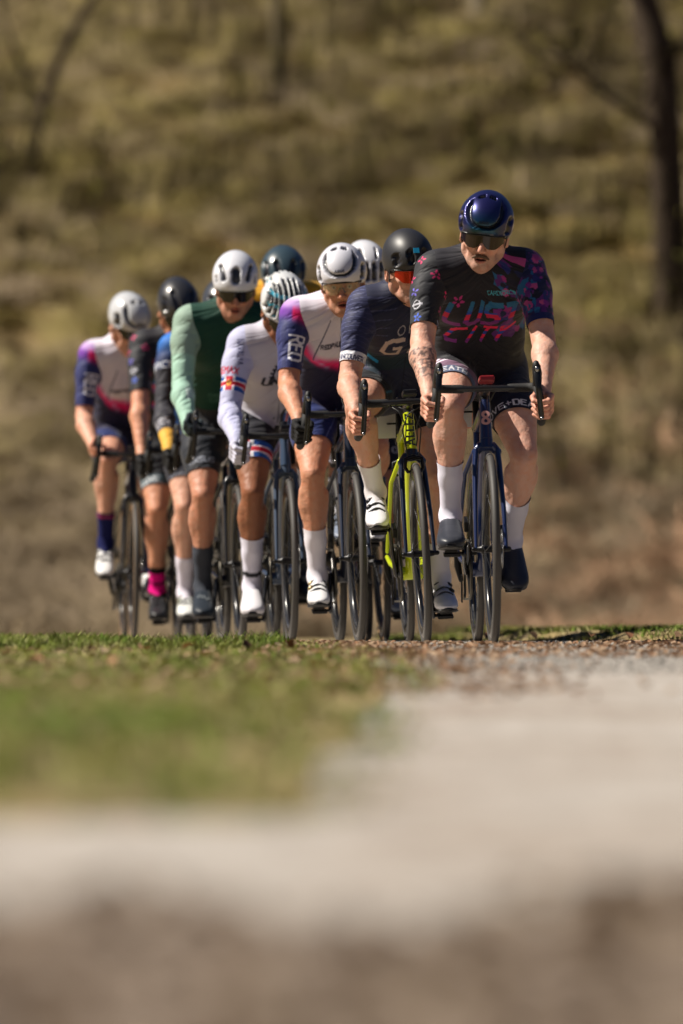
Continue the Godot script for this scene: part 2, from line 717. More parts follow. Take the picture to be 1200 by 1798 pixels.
# d: frame, fork (Colors), crank (degrees of the right arm above the horizontal, forward), tan (side walls), discs, plate, logo
func make_bike(d: Dictionary, label: String) -> Node3D:
	var b := thing("road_bicycle", label, "bicycle", "racing bicycles of the bunch")
	var fm := paint_mat("frame " + str(d.id), d.frame, 0.15)
	var km := paint_mat("fork " + str(d.id), d.get("fork", d.frame), 0.15)
	var black := mat("black carbon", Color8(28, 28, 30), 0.3)
	var rub := mat("bar tape", Color8(30, 30, 31), 0.75)
	var alloy := mat("bright alloy", Color8(170, 170, 172), 0.25, 0.9)
	var dark := mat("black alloy", Color8(34, 34, 36), 0.35, 0.6)
	make_wheel(b, FRONT, d.get("tan", false), false, d.get("spin", 0.3))
	make_wheel(b, REAR, d.get("tan", false), true, d.get("spin", 0.3) + 0.4)
	# steering axis
	var ax := Vector3(0, 0.956, -0.292)
	var low := Vector3(0, 0.327, -0.043)
	var crown := low + ax * 0.395
	var ht0 := low + ax * 0.415
	var ht1 := low + ax * 0.560
	var seat_top := Vector3(0, 0.80, -0.735)
	var fr := MB.new()
	fr.tube([ht0, ht0.lerp(ht1, 0.5), ht1], [0.027, 0.023, 0.022], 16, Vector3.BACK, Vector2(0.9, 1.35), false)
	part("head_tube", fr.mesh(fm), b)
	var dt := MB.new()
	dt.tube([ht0 + ax * 0.02 + Vector3(0, 0, -0.01), BB + Vector3(0, 0.01, 0.01)], [0.026, 0.030], 16, Vector3.UP, Vector2(0.85, 1.1), false)
	part("down_tube", dt.mesh(fm), b)
	var tt := MB.new()
	tt.tube([ht1 - ax * 0.03, seat_top + Vector3(0, -0.02, 0.012)], [0.021, 0.017], 14, Vector3.UP, Vector2(1.1, 0.9), false)
	part("top_tube", tt.mesh(fm), b)
	var stt := MB.new()
	stt.tube([BB, seat_top], [0.019, 0.017], 14, Vector3.BACK, Vector2(0.85, 1.3), false)
	stt.lathe([Vector2(0.0, 0.042), Vector2(0.026, 0.042), Vector2(0.026, -0.042), Vector2(0.0, -0.042)], 20, BB, false)
	part("seat_tube", stt.mesh(fm), b)
	for s: float in [-1.0, 1.0]:
		var cs := MB.new()
		cs.tube([BB + Vector3(0.03 * s, 0, -0.02), Vector3(0.045 * s, 0.285, -0.68), Vector3(0.062 * s, 0.31, -0.84), REAR + Vector3(0.066 * s, 0, 0.01)], [0.013, 0.011, 0.010, 0.009], 10)
		part("chainstay", cs.mesh(fm), b)
		var ss := MB.new()
		ss.tube([Vector3(0.012 * s, 0.70, -0.715), Vector3(0.045 * s, 0.62, -0.77), REAR + Vector3(0.064 * s, 0.02, 0.012)], [0.009, 0.0085, 0.0075], 10)
		part("seatstay", ss.mesh(fm), b)
	# fork
	var fk := Node3D.new()
	fk.name = "fork"
	b.add_child(fk)
	var cr := MB.new()
	cr.tube([ht0 + ax * 0.005, crown - ax * 0.012], [0.026, 0.024], 16, Vector3.BACK, Vector2(0.95, 1.2), false)
	cr.tube([crown + Vector3(-0.040, -0.024, 0), crown + Vector3(-0.022, -0.003, 0), crown + Vector3(0.022, -0.003, 0), crown + Vector3(0.040, -0.024, 0)], [0.015, 0.019, 0.019, 0.015], 14)
	part("fork_crown", cr.mesh(km), fk)
	for s: float in [-1.0, 1.0]:
		var bl := MB.new()
		bl.tube([crown + Vector3(0.037 * s, -0.015, 0), crown + Vector3(0.043 * s, -0.07, 0.012), Vector3(0.050 * s, 0.48, -0.055), Vector3(0.053 * s, 0.338, -0.004)], [0.016, 0.0155, 0.0125, 0.0095], 12, Vector3.BACK, Vector2(0.72, 1.35))
		part("fork_blade", bl.mesh(km), fk)
	var dr := MB.new()
	dr.tube([Vector3(-0.063, 0.338, 0), Vector3(0.063, 0.338, 0)], [0.0085], 12)
	part("axle", dr.mesh(dark), fk)
	if d.get("discs", true):
		for k in [[FRONT, 0.070], [REAR, 0.070]]:
			var ro := MB.new()
			ro.lathe([Vector2(k[1], 0.0385), Vector2(k[1], 0.0365), Vector2(k[1] - 0.016, 0.0365), Vector2(k[1] - 0.016, 0.0385)], 36, k[0])
			for q in 6:
				var w := TAU * q / 6.0
				ro.tube([k[0] + Vector3(0.0375, 0.018 * cos(w), 0.018 * sin(w)), k[0] + Vector3(0.0375, 0.056 * cos(w + 0.5), 0.056 * sin(w + 0.5))], [0.003], 5)
			part("brake_disc", ro.mesh(alloy), b)
			var ca := MB.new()
			ca.box(k[0] + Vector3(0.046, 0.055, -0.055), Vector3(0.012, 0.028, 0.016), Basis(Vector3.RIGHT, -0.5), 0.004)
			part("brake_caliper", ca.mesh(dark), b)
	else:
		for k in [[Vector3(0, 0.688, -0.075), 1.0], [Vector3(0, 0.690, -0.765), -1.0]]:
			var ca := MB.new()
			var p: Vector3 = k[0]
			var zz: float = 0.022 * k[1]
			for s: float in [-1.0, 1.0]:
				ca.tube([p + Vector3(0, 0.012, zz), p + Vector3(0.030 * s, 0.004, zz), p + Vector3(0.034 * s, -0.028, zz), p + Vector3(0.024 * s, -0.044, zz * 0.8)], [0.009, 0.008, 0.007, 0.006], 8)
				ca.box(p + Vector3(0.020 * s, -0.043, zz * 0.6), Vector3(0.005, 0.005, 0.020), Basis.IDENTITY, 0.002)
			part("rim_brake", ca.mesh(dark), b)
	# seat post, saddle
	var sp := MB.new()
	sp.tube([seat_top - Vector3(0, 0.02, -0.006), Vector3(0, 0.915, -0.773)], [0.0145], 12, Vector3.BACK, Vector2(0.85, 1.25), false)
	sp.box(Vector3(0, 0.918, -0.775), Vector3(0.022, 0.012, 0.03), Basis.IDENTITY, 0.004)
	part("seat_post", sp.mesh(black), b)
	part("saddle", saddle_mesh(), b, mat("saddle cover", Color8(24, 24, 26), 0.5))
	var ra := MB.new()
	for s: float in [-1.0, 1.0]:
		ra.tube([Vector3(0.012 * s, 0.940, -0.62), Vector3(0.021 * s, 0.925, -0.72), Vector3(0.021 * s, 0.925, -0.81), Vector3(0.03 * s, 0.948, -0.88)], [0.0035], 6)
	part("saddle_rails", ra.mesh(alloy), b)
	# stem and handlebar
	var st := MB.new()
	var top := ht1 + ax * 0.028
	st.tube([ht1, top + ax * 0.02], [0.019], 14, Vector3.ZERO, Vector2.ONE, false)
	var dy: float = d.get("bar_dy", 0.0)
	st.tube([top + Vector3(0, 0.002 + dy * 0.4, -0.005), CLAMP + Vector3(0, dy, 0)], [0.018, 0.017], 12, Vector3.UP, Vector2(1.1, 0.95))
	part("stem", st.mesh(black), b)
	var hb := Node3D.new()
	hb.name = "handlebar"
	b.add_child(hb)
	hb.position.y = dy
	var tops := MB.new()
	tops.tube([Vector3(-0.10, 0.906, -0.121), Vector3(0.10, 0.906, -0.121)], [0.0135], 12, Vector3.UP, Vector2(1.25, 0.85))
	part("bar_centre", tops.mesh(black), hb)
	for s: float in [-1.0, 1.0]:
		var tp := MB.new()
		var cv := Curve3D.new()
		var raw := [Vector3(0.085, 0.906, -0.122), Vector3(0.14, 0.907, -0.117), Vector3(0.166, 0.908, -0.103), Vector3(0.176, 0.906, -0.065), Vector3(0.178, 0.899, -0.036), Vector3(0.181, 0.876, -0.020), Vector3(0.185, 0.846, -0.025), Vector3(0.189, 0.816, -0.050), Vector3(0.193, 0.796, -0.090), Vector3(0.196, 0.786, -0.150)]
		var pts := []
		for i in raw.size() - 1:
			for w in 3:
				var a: Vector3 = raw[maxi(i - 1, 0)]
				var e: Vector3 = raw[mini(i + 2, raw.size() - 1)]
				pts.append(mirrored((raw[i] as Vector3).cubic_interpolate(raw[i + 1], a, e, w / 3.0), s))
		pts.append(mirrored(raw[-1], s))
		tp.tube(pts, [0.0155], 12)
		part("bar_tape", tp.mesh(rub), hb)
		var hd := MB.new()
		var hp := [Vector3(0.1765, 0.910, -0.072), Vector3(0.177, 0.920, -0.040), Vector3(0.176, 0.932, -0.008), Vector3(0.174, 0.952, 0.020), Vector3(0.171, 0.976, 0.032), Vector3(0.170, 0.986, 0.032)]
		for i in hp.size():
			hp[i] = mirrored(hp[i], s)
		hd.tube(hp, [0.0165, 0.0178, 0.0178, 0.0185, 0.0165, 0.012], 12, Vector3.RIGHT, Vector2(1.12, 0.92))
		part("brake_hood", hd.mesh(mat("hood rubber", Color8(22, 22, 23), 0.6)), hb)
		var lv := MB.new()
		var lp := [Vector3(0.1725, 0.956, 0.036), Vector3(0.1735, 0.925, 0.052), Vector3(0.176, 0.885, 0.054), Vector3(0.180, 0.845, 0.044), Vector3(0.184, 0.808, 0.034), Vector3(0.186, 0.793, 0.034)]
		for i in lp.size():
			lp[i] = mirrored(lp[i], s)
		lv.tube(lp, [0.010, 0.0095, 0.0085, 0.008, 0.0085, 0.007], 10, Vector3.RIGHT, Vector2(0.6, 1.25))
		part("brake_lever", lv.mesh(mat("lever carbon", Color8(30, 31, 33), 0.22)), hb)
		var bd := MB.new()
		bd.ellip(mirrored(Vector3(0.1715, 0.965, 0.047), s), Basis.from_scale(Vector3(0.007, 0.011, 0.004)), 10)
		part("hood_badge", bd.mesh(alloy), hb)
		var lt := MB.new()
		lt.ellip(mirrored(Vector3(0.186, 0.793, 0.040), s), Basis.from_scale(Vector3(0.005, 0.006, 0.004)), 8)
		part("lever_tip", lt.mesh(alloy), hb)
	# computer
	var co := MB.new()
	co.box(CLAMP + Vector3(0, 0.030 + dy, 0.062), Vector3(0.027, 0.010, 0.042), Basis(Vector3.RIGHT, -0.12), 0.004)
	part("bike_computer", co.mesh(mat("computer " + str(d.get("computer", Color8(30, 30, 32))), d.get("computer", Color8(30, 30, 32)), 0.35)), b)
	# cables
	var cb := MB.new()
	for s: float in [-1.0, 1.0]:
		var bow: float = d.get("cables", 0.0)
		if bow > 0.0:
			cb.tube([Vector3(0.07 * s, 0.893, -0.118), Vector3(0.045 * s, 0.872, -0.06), Vector3(0.020 * s, 0.815, -0.055), Vector3(0.022 * s, 0.765, -0.11), Vector3(0.018 * s, 0.735, -0.16)], [0.0025], 6)
			cb.tube([Vector3(0.05 * s, 0.893, -0.118), Vector3(-0.012 * s, 0.858, -0.035), Vector3(-0.035 * s, 0.80, -0.06), Vector3(-0.02 * s, 0.70, -0.055)], [0.0025], 6)
		else:
			cb.tube([Vector3(0.03 * s, 0.893, -0.12), Vector3(0.02 * s, 0.872, -0.13), Vector3(0.014 * s, 0.862, -0.165)], [0.0025], 6)
	part("cables", cb.mesh(mat("cable housing", Color8(18, 18, 18), 0.45)), b)
	# crankset on the right side (-x)
	var ca := deg_to_rad(d.crank)
	var arm := Vector3(0, sin(ca), cos(ca)) * CRANK
	var ck := Node3D.new()
	ck.name = "crankset"
	b.add_child(ck)
	var rg := MB.new()
	for k in [[0.105, -0.047], [0.083, -0.040]]:
		rg.lathe([Vector2(k[0] - 0.018, k[1] + 0.0015), Vector2(k[0], k[1] + 0.001), Vector2(k[0], k[1] - 0.001), Vector2(k[0] - 0.018, k[1] - 0.0015)], 40, BB)
	for q in 4:
		var w := TAU * q / 4.0 + ca
		rg.tube([BB + Vector3(-0.046, 0, 0), BB + Vector3(-0.046, 0.088 * sin(w), 0.088 * cos(w))], [0.011, 0.008], 8)
	part("chainring", rg.mesh(mat("chainring alloy", Color8(58, 57, 56), 0.3, 0.8)), ck)
	for s: float in [-1.0, 1.0]:
		var arm_mesh := MB.new()
		var dir := arm * (1.0 if s < 0.0 else -1.0)
		arm_mesh.tube([BB + Vector3(0.060 * s, 0, 0), BB + Vector3(0.070 * s, 0, 0) + dir * 0.5, BB + Vector3(0.074 * s, 0, 0) + dir], [0.017, 0.013, 0.013], 12, Vector3.RIGHT, Vector2(1.25, 0.6))
		part("crank_arm", arm_mesh.mesh(mat("crank alloy", Color8(70, 71, 74), 0.25, 0.85)), ck)
		var pd := MB.new()
		var pc := BB + Vector3(0.118 * s, 0, 0) + dir
		pd.tube([pc + Vector3(-0.042 * s, 0, 0), pc + Vector3(0.02 * s, 0, 0)], [0.006], 8)
		var tilt := Basis(Vector3.RIGHT, deg_to_rad(d.get("pitch_r" if s < 0.0 else "pitch_l", 8.0)))
		pd.box(pc + tilt * Vector3(0, -0.002, 0.004), Vector3(0.030, 0.007, 0.034), tilt, 0.003)
		part("pedal", pd.mesh(dark), ck)
	# chain and derailleurs
	var ch := MB.new()
	var cx := -0.046
	ch.tube([BB + Vector3(cx, 0.104, -0.01), REAR + Vector3(cx + 0.006, 0.046, 0.0)], [0.005], 6)
	ch.tube([BB + Vector3(cx, -0.104, -0.01), Vector3(cx, 0.165, -0.965), Vector3(cx + 0.004, 0.185, -1.0), Vector3(cx + 0.004, 0.255, -0.975), REAR + Vector3(cx + 0.006, -0.045, 0.02)], [0.005], 6)
	ch.tube([BB + Vector3(cx, 0.104, -0.01), BB + Vector3(cx, 0.078, 0.07), BB + Vector3(cx, 0.0, 0.105), BB + Vector3(cx, -0.078, 0.07), BB + Vector3(cx, -0.104, -0.01)], [0.005], 6)
	part("chain", ch.mesh(mat("chain steel", Color8(92, 88, 80), 0.4, 0.85)), b)
	var de := MB.new()
	de.tube([REAR + Vector3(-0.070, -0.01, 0), REAR + Vector3(-0.066, -0.05, -0.01), Vector3(-0.056, 0.235, -0.985)], [0.010, 0.014, 0.009], 8)
	de.box(Vector3(-0.054, 0.205, -0.98), Vector3(0.003, 0.052, 0.012), Basis(Vector3.RIGHT, 0.3), 0.001)
	part("rear_derailleur", de.mesh(dark), b)
	var fd := MB.new()
	fd.box(Vector3(-0.052, 0.435, -0.64), Vector3(0.008, 0.02, 0.03), Basis(Vector3.RIGHT, 0.4), 0.003)
	part("front_derailleur", fd.mesh(dark), b)
	if d.get("plate", 0.0) != 0.0:
		var pl := MB.new()
		pl.box(Vector3(-0.050, 0.845, -0.765), Vector3(0.0012, 0.055, 0.045), Basis(Vector3.UP, -0.95) * Basis(Vector3.BACK, -0.06), 0.0)
		part("number_plate", pl.mesh(mat("number card", Color8(225, 225, 228), 0.55)), b)
		var pk := MB.new()
		pk.tube([Vector3(-0.005, 0.845, -0.765), Vector3(-0.045, 0.845, -0.765)], [0.004], 6)
		part("plate_bracket", pk.mesh(dark), b)
	if d.has("logo"):
		var tm := TextMesh.new()
		var fo := SystemFont.new()
		fo.font_names = PackedStringArray(["Droid Sans"])
		fo.font_weight = 700
		tm.font = fo
		tm.text = d.logo
		tm.font_size = 64
		tm.depth = 0.003
		tm.pixel_size = d.logo_h / 48.0
		tm.material = mat("logo " + str(d.id), d.logo_color, 0.4)
		var t := part("head_badge", tm, b)
		var mid := ht0.lerp(ht1, d.get("logo_t", 0.5))
		var bs := Basis(Vector3.RIGHT, Vector3(0, 0.956, -0.292), Vector3(0, 0.292, 0.956))
		if d.get("logo_up", false):
			bs = bs * Basis(Vector3.BACK, PI / 2)
		t.transform = Transform3D(bs, mid + Vector3(0, 0.292, 0.956) * 0.0335)
	return b


func saddle_mesh() -> Mesh:
	if meshes.has("saddle"):
		return meshes["saddle"]
	var m := MB.new()
	var secs := [[-0.655, 0.012, 0.006, 0.966], [-0.668, 0.019, 0.010, 0.970], [-0.72, 0.022, 0.014, 0.972], [-0.78, 0.034, 0.018, 0.971], [-0.84, 0.060, 0.020, 0.974], [-0.885, 0.070, 0.020, 0.980], [-0.91, 0.060, 0.014, 0.982], [-0.918, 0.035, 0.006, 0.980]]
	var rings: Array[PackedInt32Array] = []
	for s: Array in secs:
		var ring := PackedInt32Array()
		for k in 16:
			var w := TAU * k / 16.0
			var dy: float = sin(w)
			var p := Vector3(s[1] * cos(w), s[3] - s[2] + s[2] * signf(dy) * pow(absf(dy), 0.7) - (0.012 if dy < 0.0 else 0.0) * absf(dy), s[0])
			ring.append(m.vert(p, Vector3(cos(w), dy, 0).normalized()))
		rings.append(ring)
	for i in rings.size() - 1:
		for k in 16:
			m.quad(rings[i][k], rings[i][(k + 1) % 16], rings[i + 1][(k + 1) % 16], rings[i + 1][k])
	for e in [0, rings.size() - 1]:
		var cc := m.vert(Vector3(0, secs[e][3] - secs[e][2], secs[e][0]), Vector3(0, 0, 1 if e == 0 else -1))
		for k in 16:
			m.tri(cc, rings[e][k], rings[e][(k + 1) % 16])
	meshes["saddle"] = m.mesh()
	return meshes["saddle"]


# ------------------------------------------------------------------ riders (same origin and axes as the bicycle they sit on)
class Rig:
	var hipc: Vector3
	var sc: Vector3      # middle between the shoulders
	var head: Transform3D
	var neck0: Vector3
	var hip := {}
	var knee := {}
	var ankle := {}
	var ball := {}
	var foot := {}
	var sh := {}
	var el := {}
	var wr := {}
	var hand := {}
	var taxis: Vector3
	var tlen: float
	var tfront: Vector3
	var sleeve := 0.25
	var hem := 0.30
	var sock := 0.17

	static func seg(p: Vector3, a: Vector3, b: Vector3) -> Vector2:   # (distance, share along)
		var ba := b - a
		var t := clampf((p - a).dot(ba) / ba.length_squared(), 0.0, 1.0)
		return Vector2((p - a - ba * t).length(), t)

	static func joint(a: Vector3, b: Vector3, la: float, lb: float, hint: Vector3) -> Vector3:
		var d := b - a
		var l := minf(d.length(), (la + lb) * 0.999)
		var x := (la * la - lb * lb + l * l) / (2.0 * l)
		var h := sqrt(maxf(la * la - x * x, 0.0))
		var n := d.normalized()
		return a + n * x + (hint - n * hint.dot(n)).normalized() * h

	# distances of a point from trunk, arm and leg on its side, and how far along arm and leg it lies: [trunk, arm, leg, arm metres, leg metres, side]
	func where(p: Vector3) -> Array:
		var s := "r" if p.x < sc.x * 0.5 else "l"
		var u := seg(p, sh[s], el[s])
		var w := seg(p, el[s], wr[s])
		var la: float = (el[s] - sh[s]).length()
		var darm := minf(u.x - 0.052, w.x - 0.040)
		var ta: float = u.y * la if u.x - 0.05 < w.x - 0.04 else la + w.y * (wr[s] - el[s]).length()
		var h := seg(p, hip[s], knee[s])
		var k := seg(p, knee[s], ankle[s])
		var lt: float = (knee[s] - hip[s]).length()
		var dleg := minf(h.x - 0.080, k.x - 0.05)
		var tl: float = h.y * lt if h.x - 0.07 < k.x - 0.05 else lt + k.y * (ankle[s] - knee[s]).length()
		if k.y >= 1.0:
			tl = lt + (ankle[s] - knee[s]).length() + 0.05
		return [seg(p, hipc, sc).x - 0.15, darm, dleg, ta, tl, s]

	# unwraps the cloth round the torso and round each limb: chart number and place on the sheet
	func lay(p: Vector3, chart: int) -> Vector2:
		var u := 0.5
		var v := 0.5
		if chart == 0:
			var q := p - hipc
			v = 1.0 - (q.dot(taxis) + 0.10) / 0.75
			u = 0.5 + atan2(q.x - (sc.x - hipc.x) * clampf(q.dot(taxis) / tlen, 0.0, 1.2), q.dot(tfront)) / TAU
		elif chart < 3:
			var s := "r" if chart == 1 else "l"
			var a: Vector3 = sh[s]
			var b: Vector3 = el[s]
			var la := (b - a).length()
			var x := seg(p, a, b)
			var y := seg(p, b, wr[s])
			var t: float
			var ax: Vector3
			var c: Vector3
			if x.x < y.x:
				ax = (b - a).normalized()
				t = (p - a).dot(ax)
				c = a + ax * t
			else:
				ax = (wr[s] - b).normalized()
				t = la + (p - b).dot(ax)
				c = b + ax * (t - la)
			v = (t + 0.08) / 0.70
			var rf := (Vector3.BACK - ax * ax.z).normalized()
			var sd := rf.cross(ax)
			if sd.x < 0.0:
				sd = -sd
			u = 0.5 + atan2((p - c).dot(sd), (p - c).dot(rf)) / TAU
		else:
			var s := "r" if chart == 3 else "l"
			var a: Vector3 = hip[s]
			var ax: Vector3 = (knee[s] - a).normalized()
			var t := (p - a).dot(ax)
			v = (t + 0.10) / 0.55
			var r0 := Vector3(0, 0.6, 0.8)
			var rf := (r0 - ax * r0.dot(ax)).normalized()
			var sd := rf.cross(ax)
			if sd.x < 0.0:
				sd = -sd
			u = 0.5 + atan2((p - a - ax * t).dot(sd), (p - a - ax * t).dot(rf)) / TAU
		var r: Rect2 = CHARTS[chart]
		u = clampf(u, 0.004, 0.996)
		v = clampf(v, 0.004, 0.996)
		return (r.position + Vector2(u, v) * r.size) / 512.0


func make_rig(d: Dictionary) -> Rig:
	var g := Rig.new()
	var e: Vector3 = d.eye
	g.head = Transform3D(Basis.from_euler(Vector3(deg_to_rad(d.get("pitch", 15.0)), deg_to_rad(d.get("yaw", 0.0)), deg_to_rad(d.get("roll", 0.0)))), e)
	g.head.origin = e - g.head.basis * Vector3(0, 0, 0.085)
	g.hipc = Vector3(0, d.get("hip_y", 0.995), d.get("hip_z", -0.785))
	g.sc = Vector3(d.get("sx", e.x * 0.7), e.y - d.get("sdrop", 0.085), e.z - d.get("sback", 0.155))
	g.taxis = (g.sc - g.hipc).normalized()
	g.tlen = (g.sc - g.hipc).length()
	var fr := Vector3(0, -0.7, 0.7)
	g.tfront = (fr - g.taxis * fr.dot(g.taxis)).normalized()
	var ca := deg_to_rad(d.crank)
	var arm := Vector3(0, sin(ca), cos(ca)) * CRANK
	for s: String in ["r", "l"]:
		var m := -1.0 if s == "r" else 1.0
		var tw: float = d.get("twist", 0.0) * m
		g.sh[s] = g.sc + Vector3(d.get("sw", 0.178) * m, -0.012 - d.get("tilt", 0.0) * m, tw)
		# hand frame: G along the grip towards the forefinger, O outward, B to the wrist
		var mode: String = d.get("grip_" + s, "drop")
		var o: Vector3
		var hb: Basis
		if mode == "drop":
			o = mirrored(Vector3(0.1865, 0.838 + d.get("bar_dy", 0.0), -0.032), m)
			hb = Basis(Vector3(0, 0.77, 0.64), Vector3(m, 0, 0), Vector3(0, 0.64, -0.77))
			g.wr[s] = o + Vector3(0.016 * m, 0, 0) + hb.z * 0.082 + hb.x * 0.01
		else:
			o = mirrored(Vector3(0.1765, 0.929 + d.get("bar_dy", 0.0), -0.012), m)
			var gx := Vector3(0.0, 0.42, 0.907)
			var gz := Vector3(0.0, 0.907, -0.42)
			hb = Basis(gx, Vector3(m, 0, 0), gz)
			g.wr[s] = o + Vector3(0.014 * m, 0, 0) - gx * 0.085 + gz * 0.052
		g.hand[s] = [o, hb, mode]
		var hint := Vector3(d.get("elbow", 0.25) * m, -0.6, -0.65)
		g.el[s] = Rig.joint(g.sh[s], g.wr[s], d.get("ua", 0.295), d.get("fa", 0.262), hint)
		g.hip[s] = g.hipc + Vector3(0.088 * m, -0.01, 0.02)
		var pc := BB + Vector3(0.120 * m, 0, 0) + arm * (1.0 if s == "r" else -1.0)
		var fb := Basis(Vector3.UP, 0.06 * m) * Basis(Vector3.RIGHT, deg_to_rad(d.get("pitch_" + s, 8.0)))
		g.foot[s] = Transform3D(fb, pc + fb * Vector3(0, 0.017, 0.0))
		g.ankle[s] = g.foot[s] * Vector3(0, 0.108, -0.112)
		g.ball[s] = g.foot[s] * Vector3(0, 0.035, 0.0)
		g.knee[s] = Rig.joint(g.hip[s], g.ankle[s], d.get("thigh", 0.435), d.get("shank", 0.425), Vector3(d.get("knee_" + s, 0.06) * m, 0.15, 1.0))
	g.sleeve = d.get("sleeve", 0.245)
	g.hem = d.get("hem", 0.31)
	g.sock = d.get("sock", 0.17)
	g.neck0 = g.head * Vector3(0, -0.055, -0.035)
	return g


func skin_color(base: Color, p: Vector3, k: float) -> Color:
	var w := sin(p.x * 91.0 + p.y * 57.0) * sin(p.y * 83.0 - p.z * 71.0) * 0.5 + 0.5
	return Color(base.r * (1.0 + 0.05 * w), base.g * (0.97 + 0.06 * w * k), base.b * (0.97 + 0.05 * w * k))


func make_person(d: Dictionary, label: String) -> Node3D:
	var root := thing("person", label, "person", "riders of the bunch")
	var g := make_rig(d)
	var cell: float = d.get("cell", 0.009)
	var lo := Vector3(-0.36, 0.06, -1.02)
	var hi := Vector3(0.36, g.sc.y + 0.12, 0.08)
	var fd := Field.new(lo, hi, cell)
	var fat: float = d.get("build", 1.0)
	# trunk
	var h := g.hipc
	var chest := h.lerp(g.sc, 0.74)
	var bellyp := h.lerp(g.sc, 0.34)
	var back := -g.tfront
	for s: float in [-1.0, 1.0]:
		var sd := Vector3(s, 0, 0)
		fd.cap(h + sd * 0.062, bellyp + sd * 0.052 + back * 0.01, 0.112 * fat, 0.108 * fat, 0.04)
		fd.cap(bellyp + sd * 0.052 + back * 0.01, chest + sd * 0.066 + back * 0.012, 0.108 * fat, 0.106, 0.04)
		fd.cap(chest + sd * 0.068 + back * 0.012, g.sc + sd * 0.072 - g.taxis * 0.03, 0.106, 0.085, 0.04)
		fd.cap(chest + sd * 0.062 + g.tfront * 0.035, g.sc + sd * 0.085 - g.taxis * 0.06 + g.tfront * 0.03, 0.080, 0.070, 0.04)
	fd.cap(g.sh["r"] + Vector3(0.045, 0, 0), g.sh["l"] - Vector3(0.045, 0, 0), 0.068, 0.068, 0.04)
	fd.cap(g.sc + back * 0.025, g.neck0, 0.075, 0.058, 0.05)
	for s: String in ["r", "l"]:
		var m := -1.0 if s == "r" else 1.0
		var a: Vector3 = g.sh[s]
		var b: Vector3 = g.el[s]
		var w: Vector3 = g.wr[s]
		fd.cap(a + Vector3(-0.012 * m, -0.004, 0), a.lerp(b, 0.35), 0.064, 0.053 * fat, 0.035)
		fd.cap(a.lerp(b, 0.30), b, 0.053 * fat, 0.041 * fat, 0.025)
		var fw := b.lerp(w, 0.30) + Vector3(0.006 * m, 0, 0)
		fd.cap(b, fw, 0.0385 * fat, 0.0445 * fat, 0.014)
		fd.cap(fw, w, 0.0445 * fat, 0.0265, 0.02)
		fd.cap(w, w + (g.hand[s][1] as Basis).z * -0.03, 0.0255, 0.024, 0.015)
		# leg
		var hp: Vector3 = g.hip[s]
		var kn: Vector3 = g.knee[s]
		var an: Vector3 = g.ankle[s]
		var th := (kn - hp).normalized()
		var front := (Vector3(0, 0.6, 0.8) - th * Vector3(0, 0.6, 0.8).dot(th)).normalized()
		fd.cap(hp, hp.lerp(kn, 0.45) + front * 0.008, 0.096 * fat, 0.084 * fat, 0.04)
		fd.cap(hp.lerp(kn, 0.45) + front * 0.008, kn - th * 0.04, 0.084 * fat, 0.052, 0.03)
		fd.cap(hp.lerp(kn, 0.62) + front * 0.022 + Vector3(-0.02 * m, 0, 0), kn - th * 0.07 + Vector3(-0.024 * m, 0, 0) + front * 0.01, 0.05, 0.036, 0.02)
		fd.cap(hp.lerp(kn, 0.5) + front * 0.012 + Vector3(0.034 * m, 0, 0), kn - th * 0.085 + Vector3(0.026 * m, 0, 0) + front * 0.008, 0.055, 0.034, 0.02)
		fd.cap(kn - th * 0.04, kn, 0.049, 0.0455, 0.015)
		var sk := (an - kn).normalized()
		var sf := (Vector3(0, 0, 1) - sk * sk.z).normalized()
		fd.cap(kn + sf * 0.030 - sk * 0.004, kn + sf * 0.028 + sk * 0.024, 0.0275, 0.024, 0.008)
		fd.cap(kn + sf * 0.022 + sk * 0.05, kn + sf * 0.018 + sk * 0.085, 0.022, 0.020, 0.015)
		var c1 := kn + sk * 0.125 - sf * 0.022 + Vector3(0.004 * m, 0, 0)
		fd.cap(kn, c1, 0.0435, 0.0535 * fat, 0.018)
		fd.cap(c1, kn.lerp(an, 0.66) - sf * 0.010, 0.0535 * fat, 0.036, 0.018)
		fd.cap(kn.lerp(an, 0.66) - sf * 0.010, an + sk * 0.0, 0.037, 0.0315, 0.02)
		fd.cap(kn + sf * 0.014, kn.lerp(an, 0.6) + sf * 0.012, 0.034, 0.026, 0.014)
		fd.cap(kn + sk * 0.075 + Vector3(0.030 * m, 0, -0.014), kn + sk * 0.165 + Vector3(0.027 * m, 0, -0.016), 0.027, 0.025, 0.016)
		fd.cap(kn + sk * 0.085 + Vector3(-0.032 * m, 0, -0.018), kn + sk * 0.19 + Vector3(-0.024 * m, 0, -0.018), 0.030, 0.025, 0.016)
		fd.cap(an, g.foot[s] * Vector3(0, 0.06, -0.125), 0.033, 0.026, 0.02)
		fd.cap(an, g.foot[s] * Vector3(0, 0.035, -0.005), 0.032, 0.025, 0.02)
	fd.nets(0.0)
	var skin: Color = d.skin
	var body := MB.new()
	var tattoo: bool = d.get("tattoo", false)
	var ns := FastNoiseLite.new()
	ns.seed = 5
	ns.frequency = 75.0
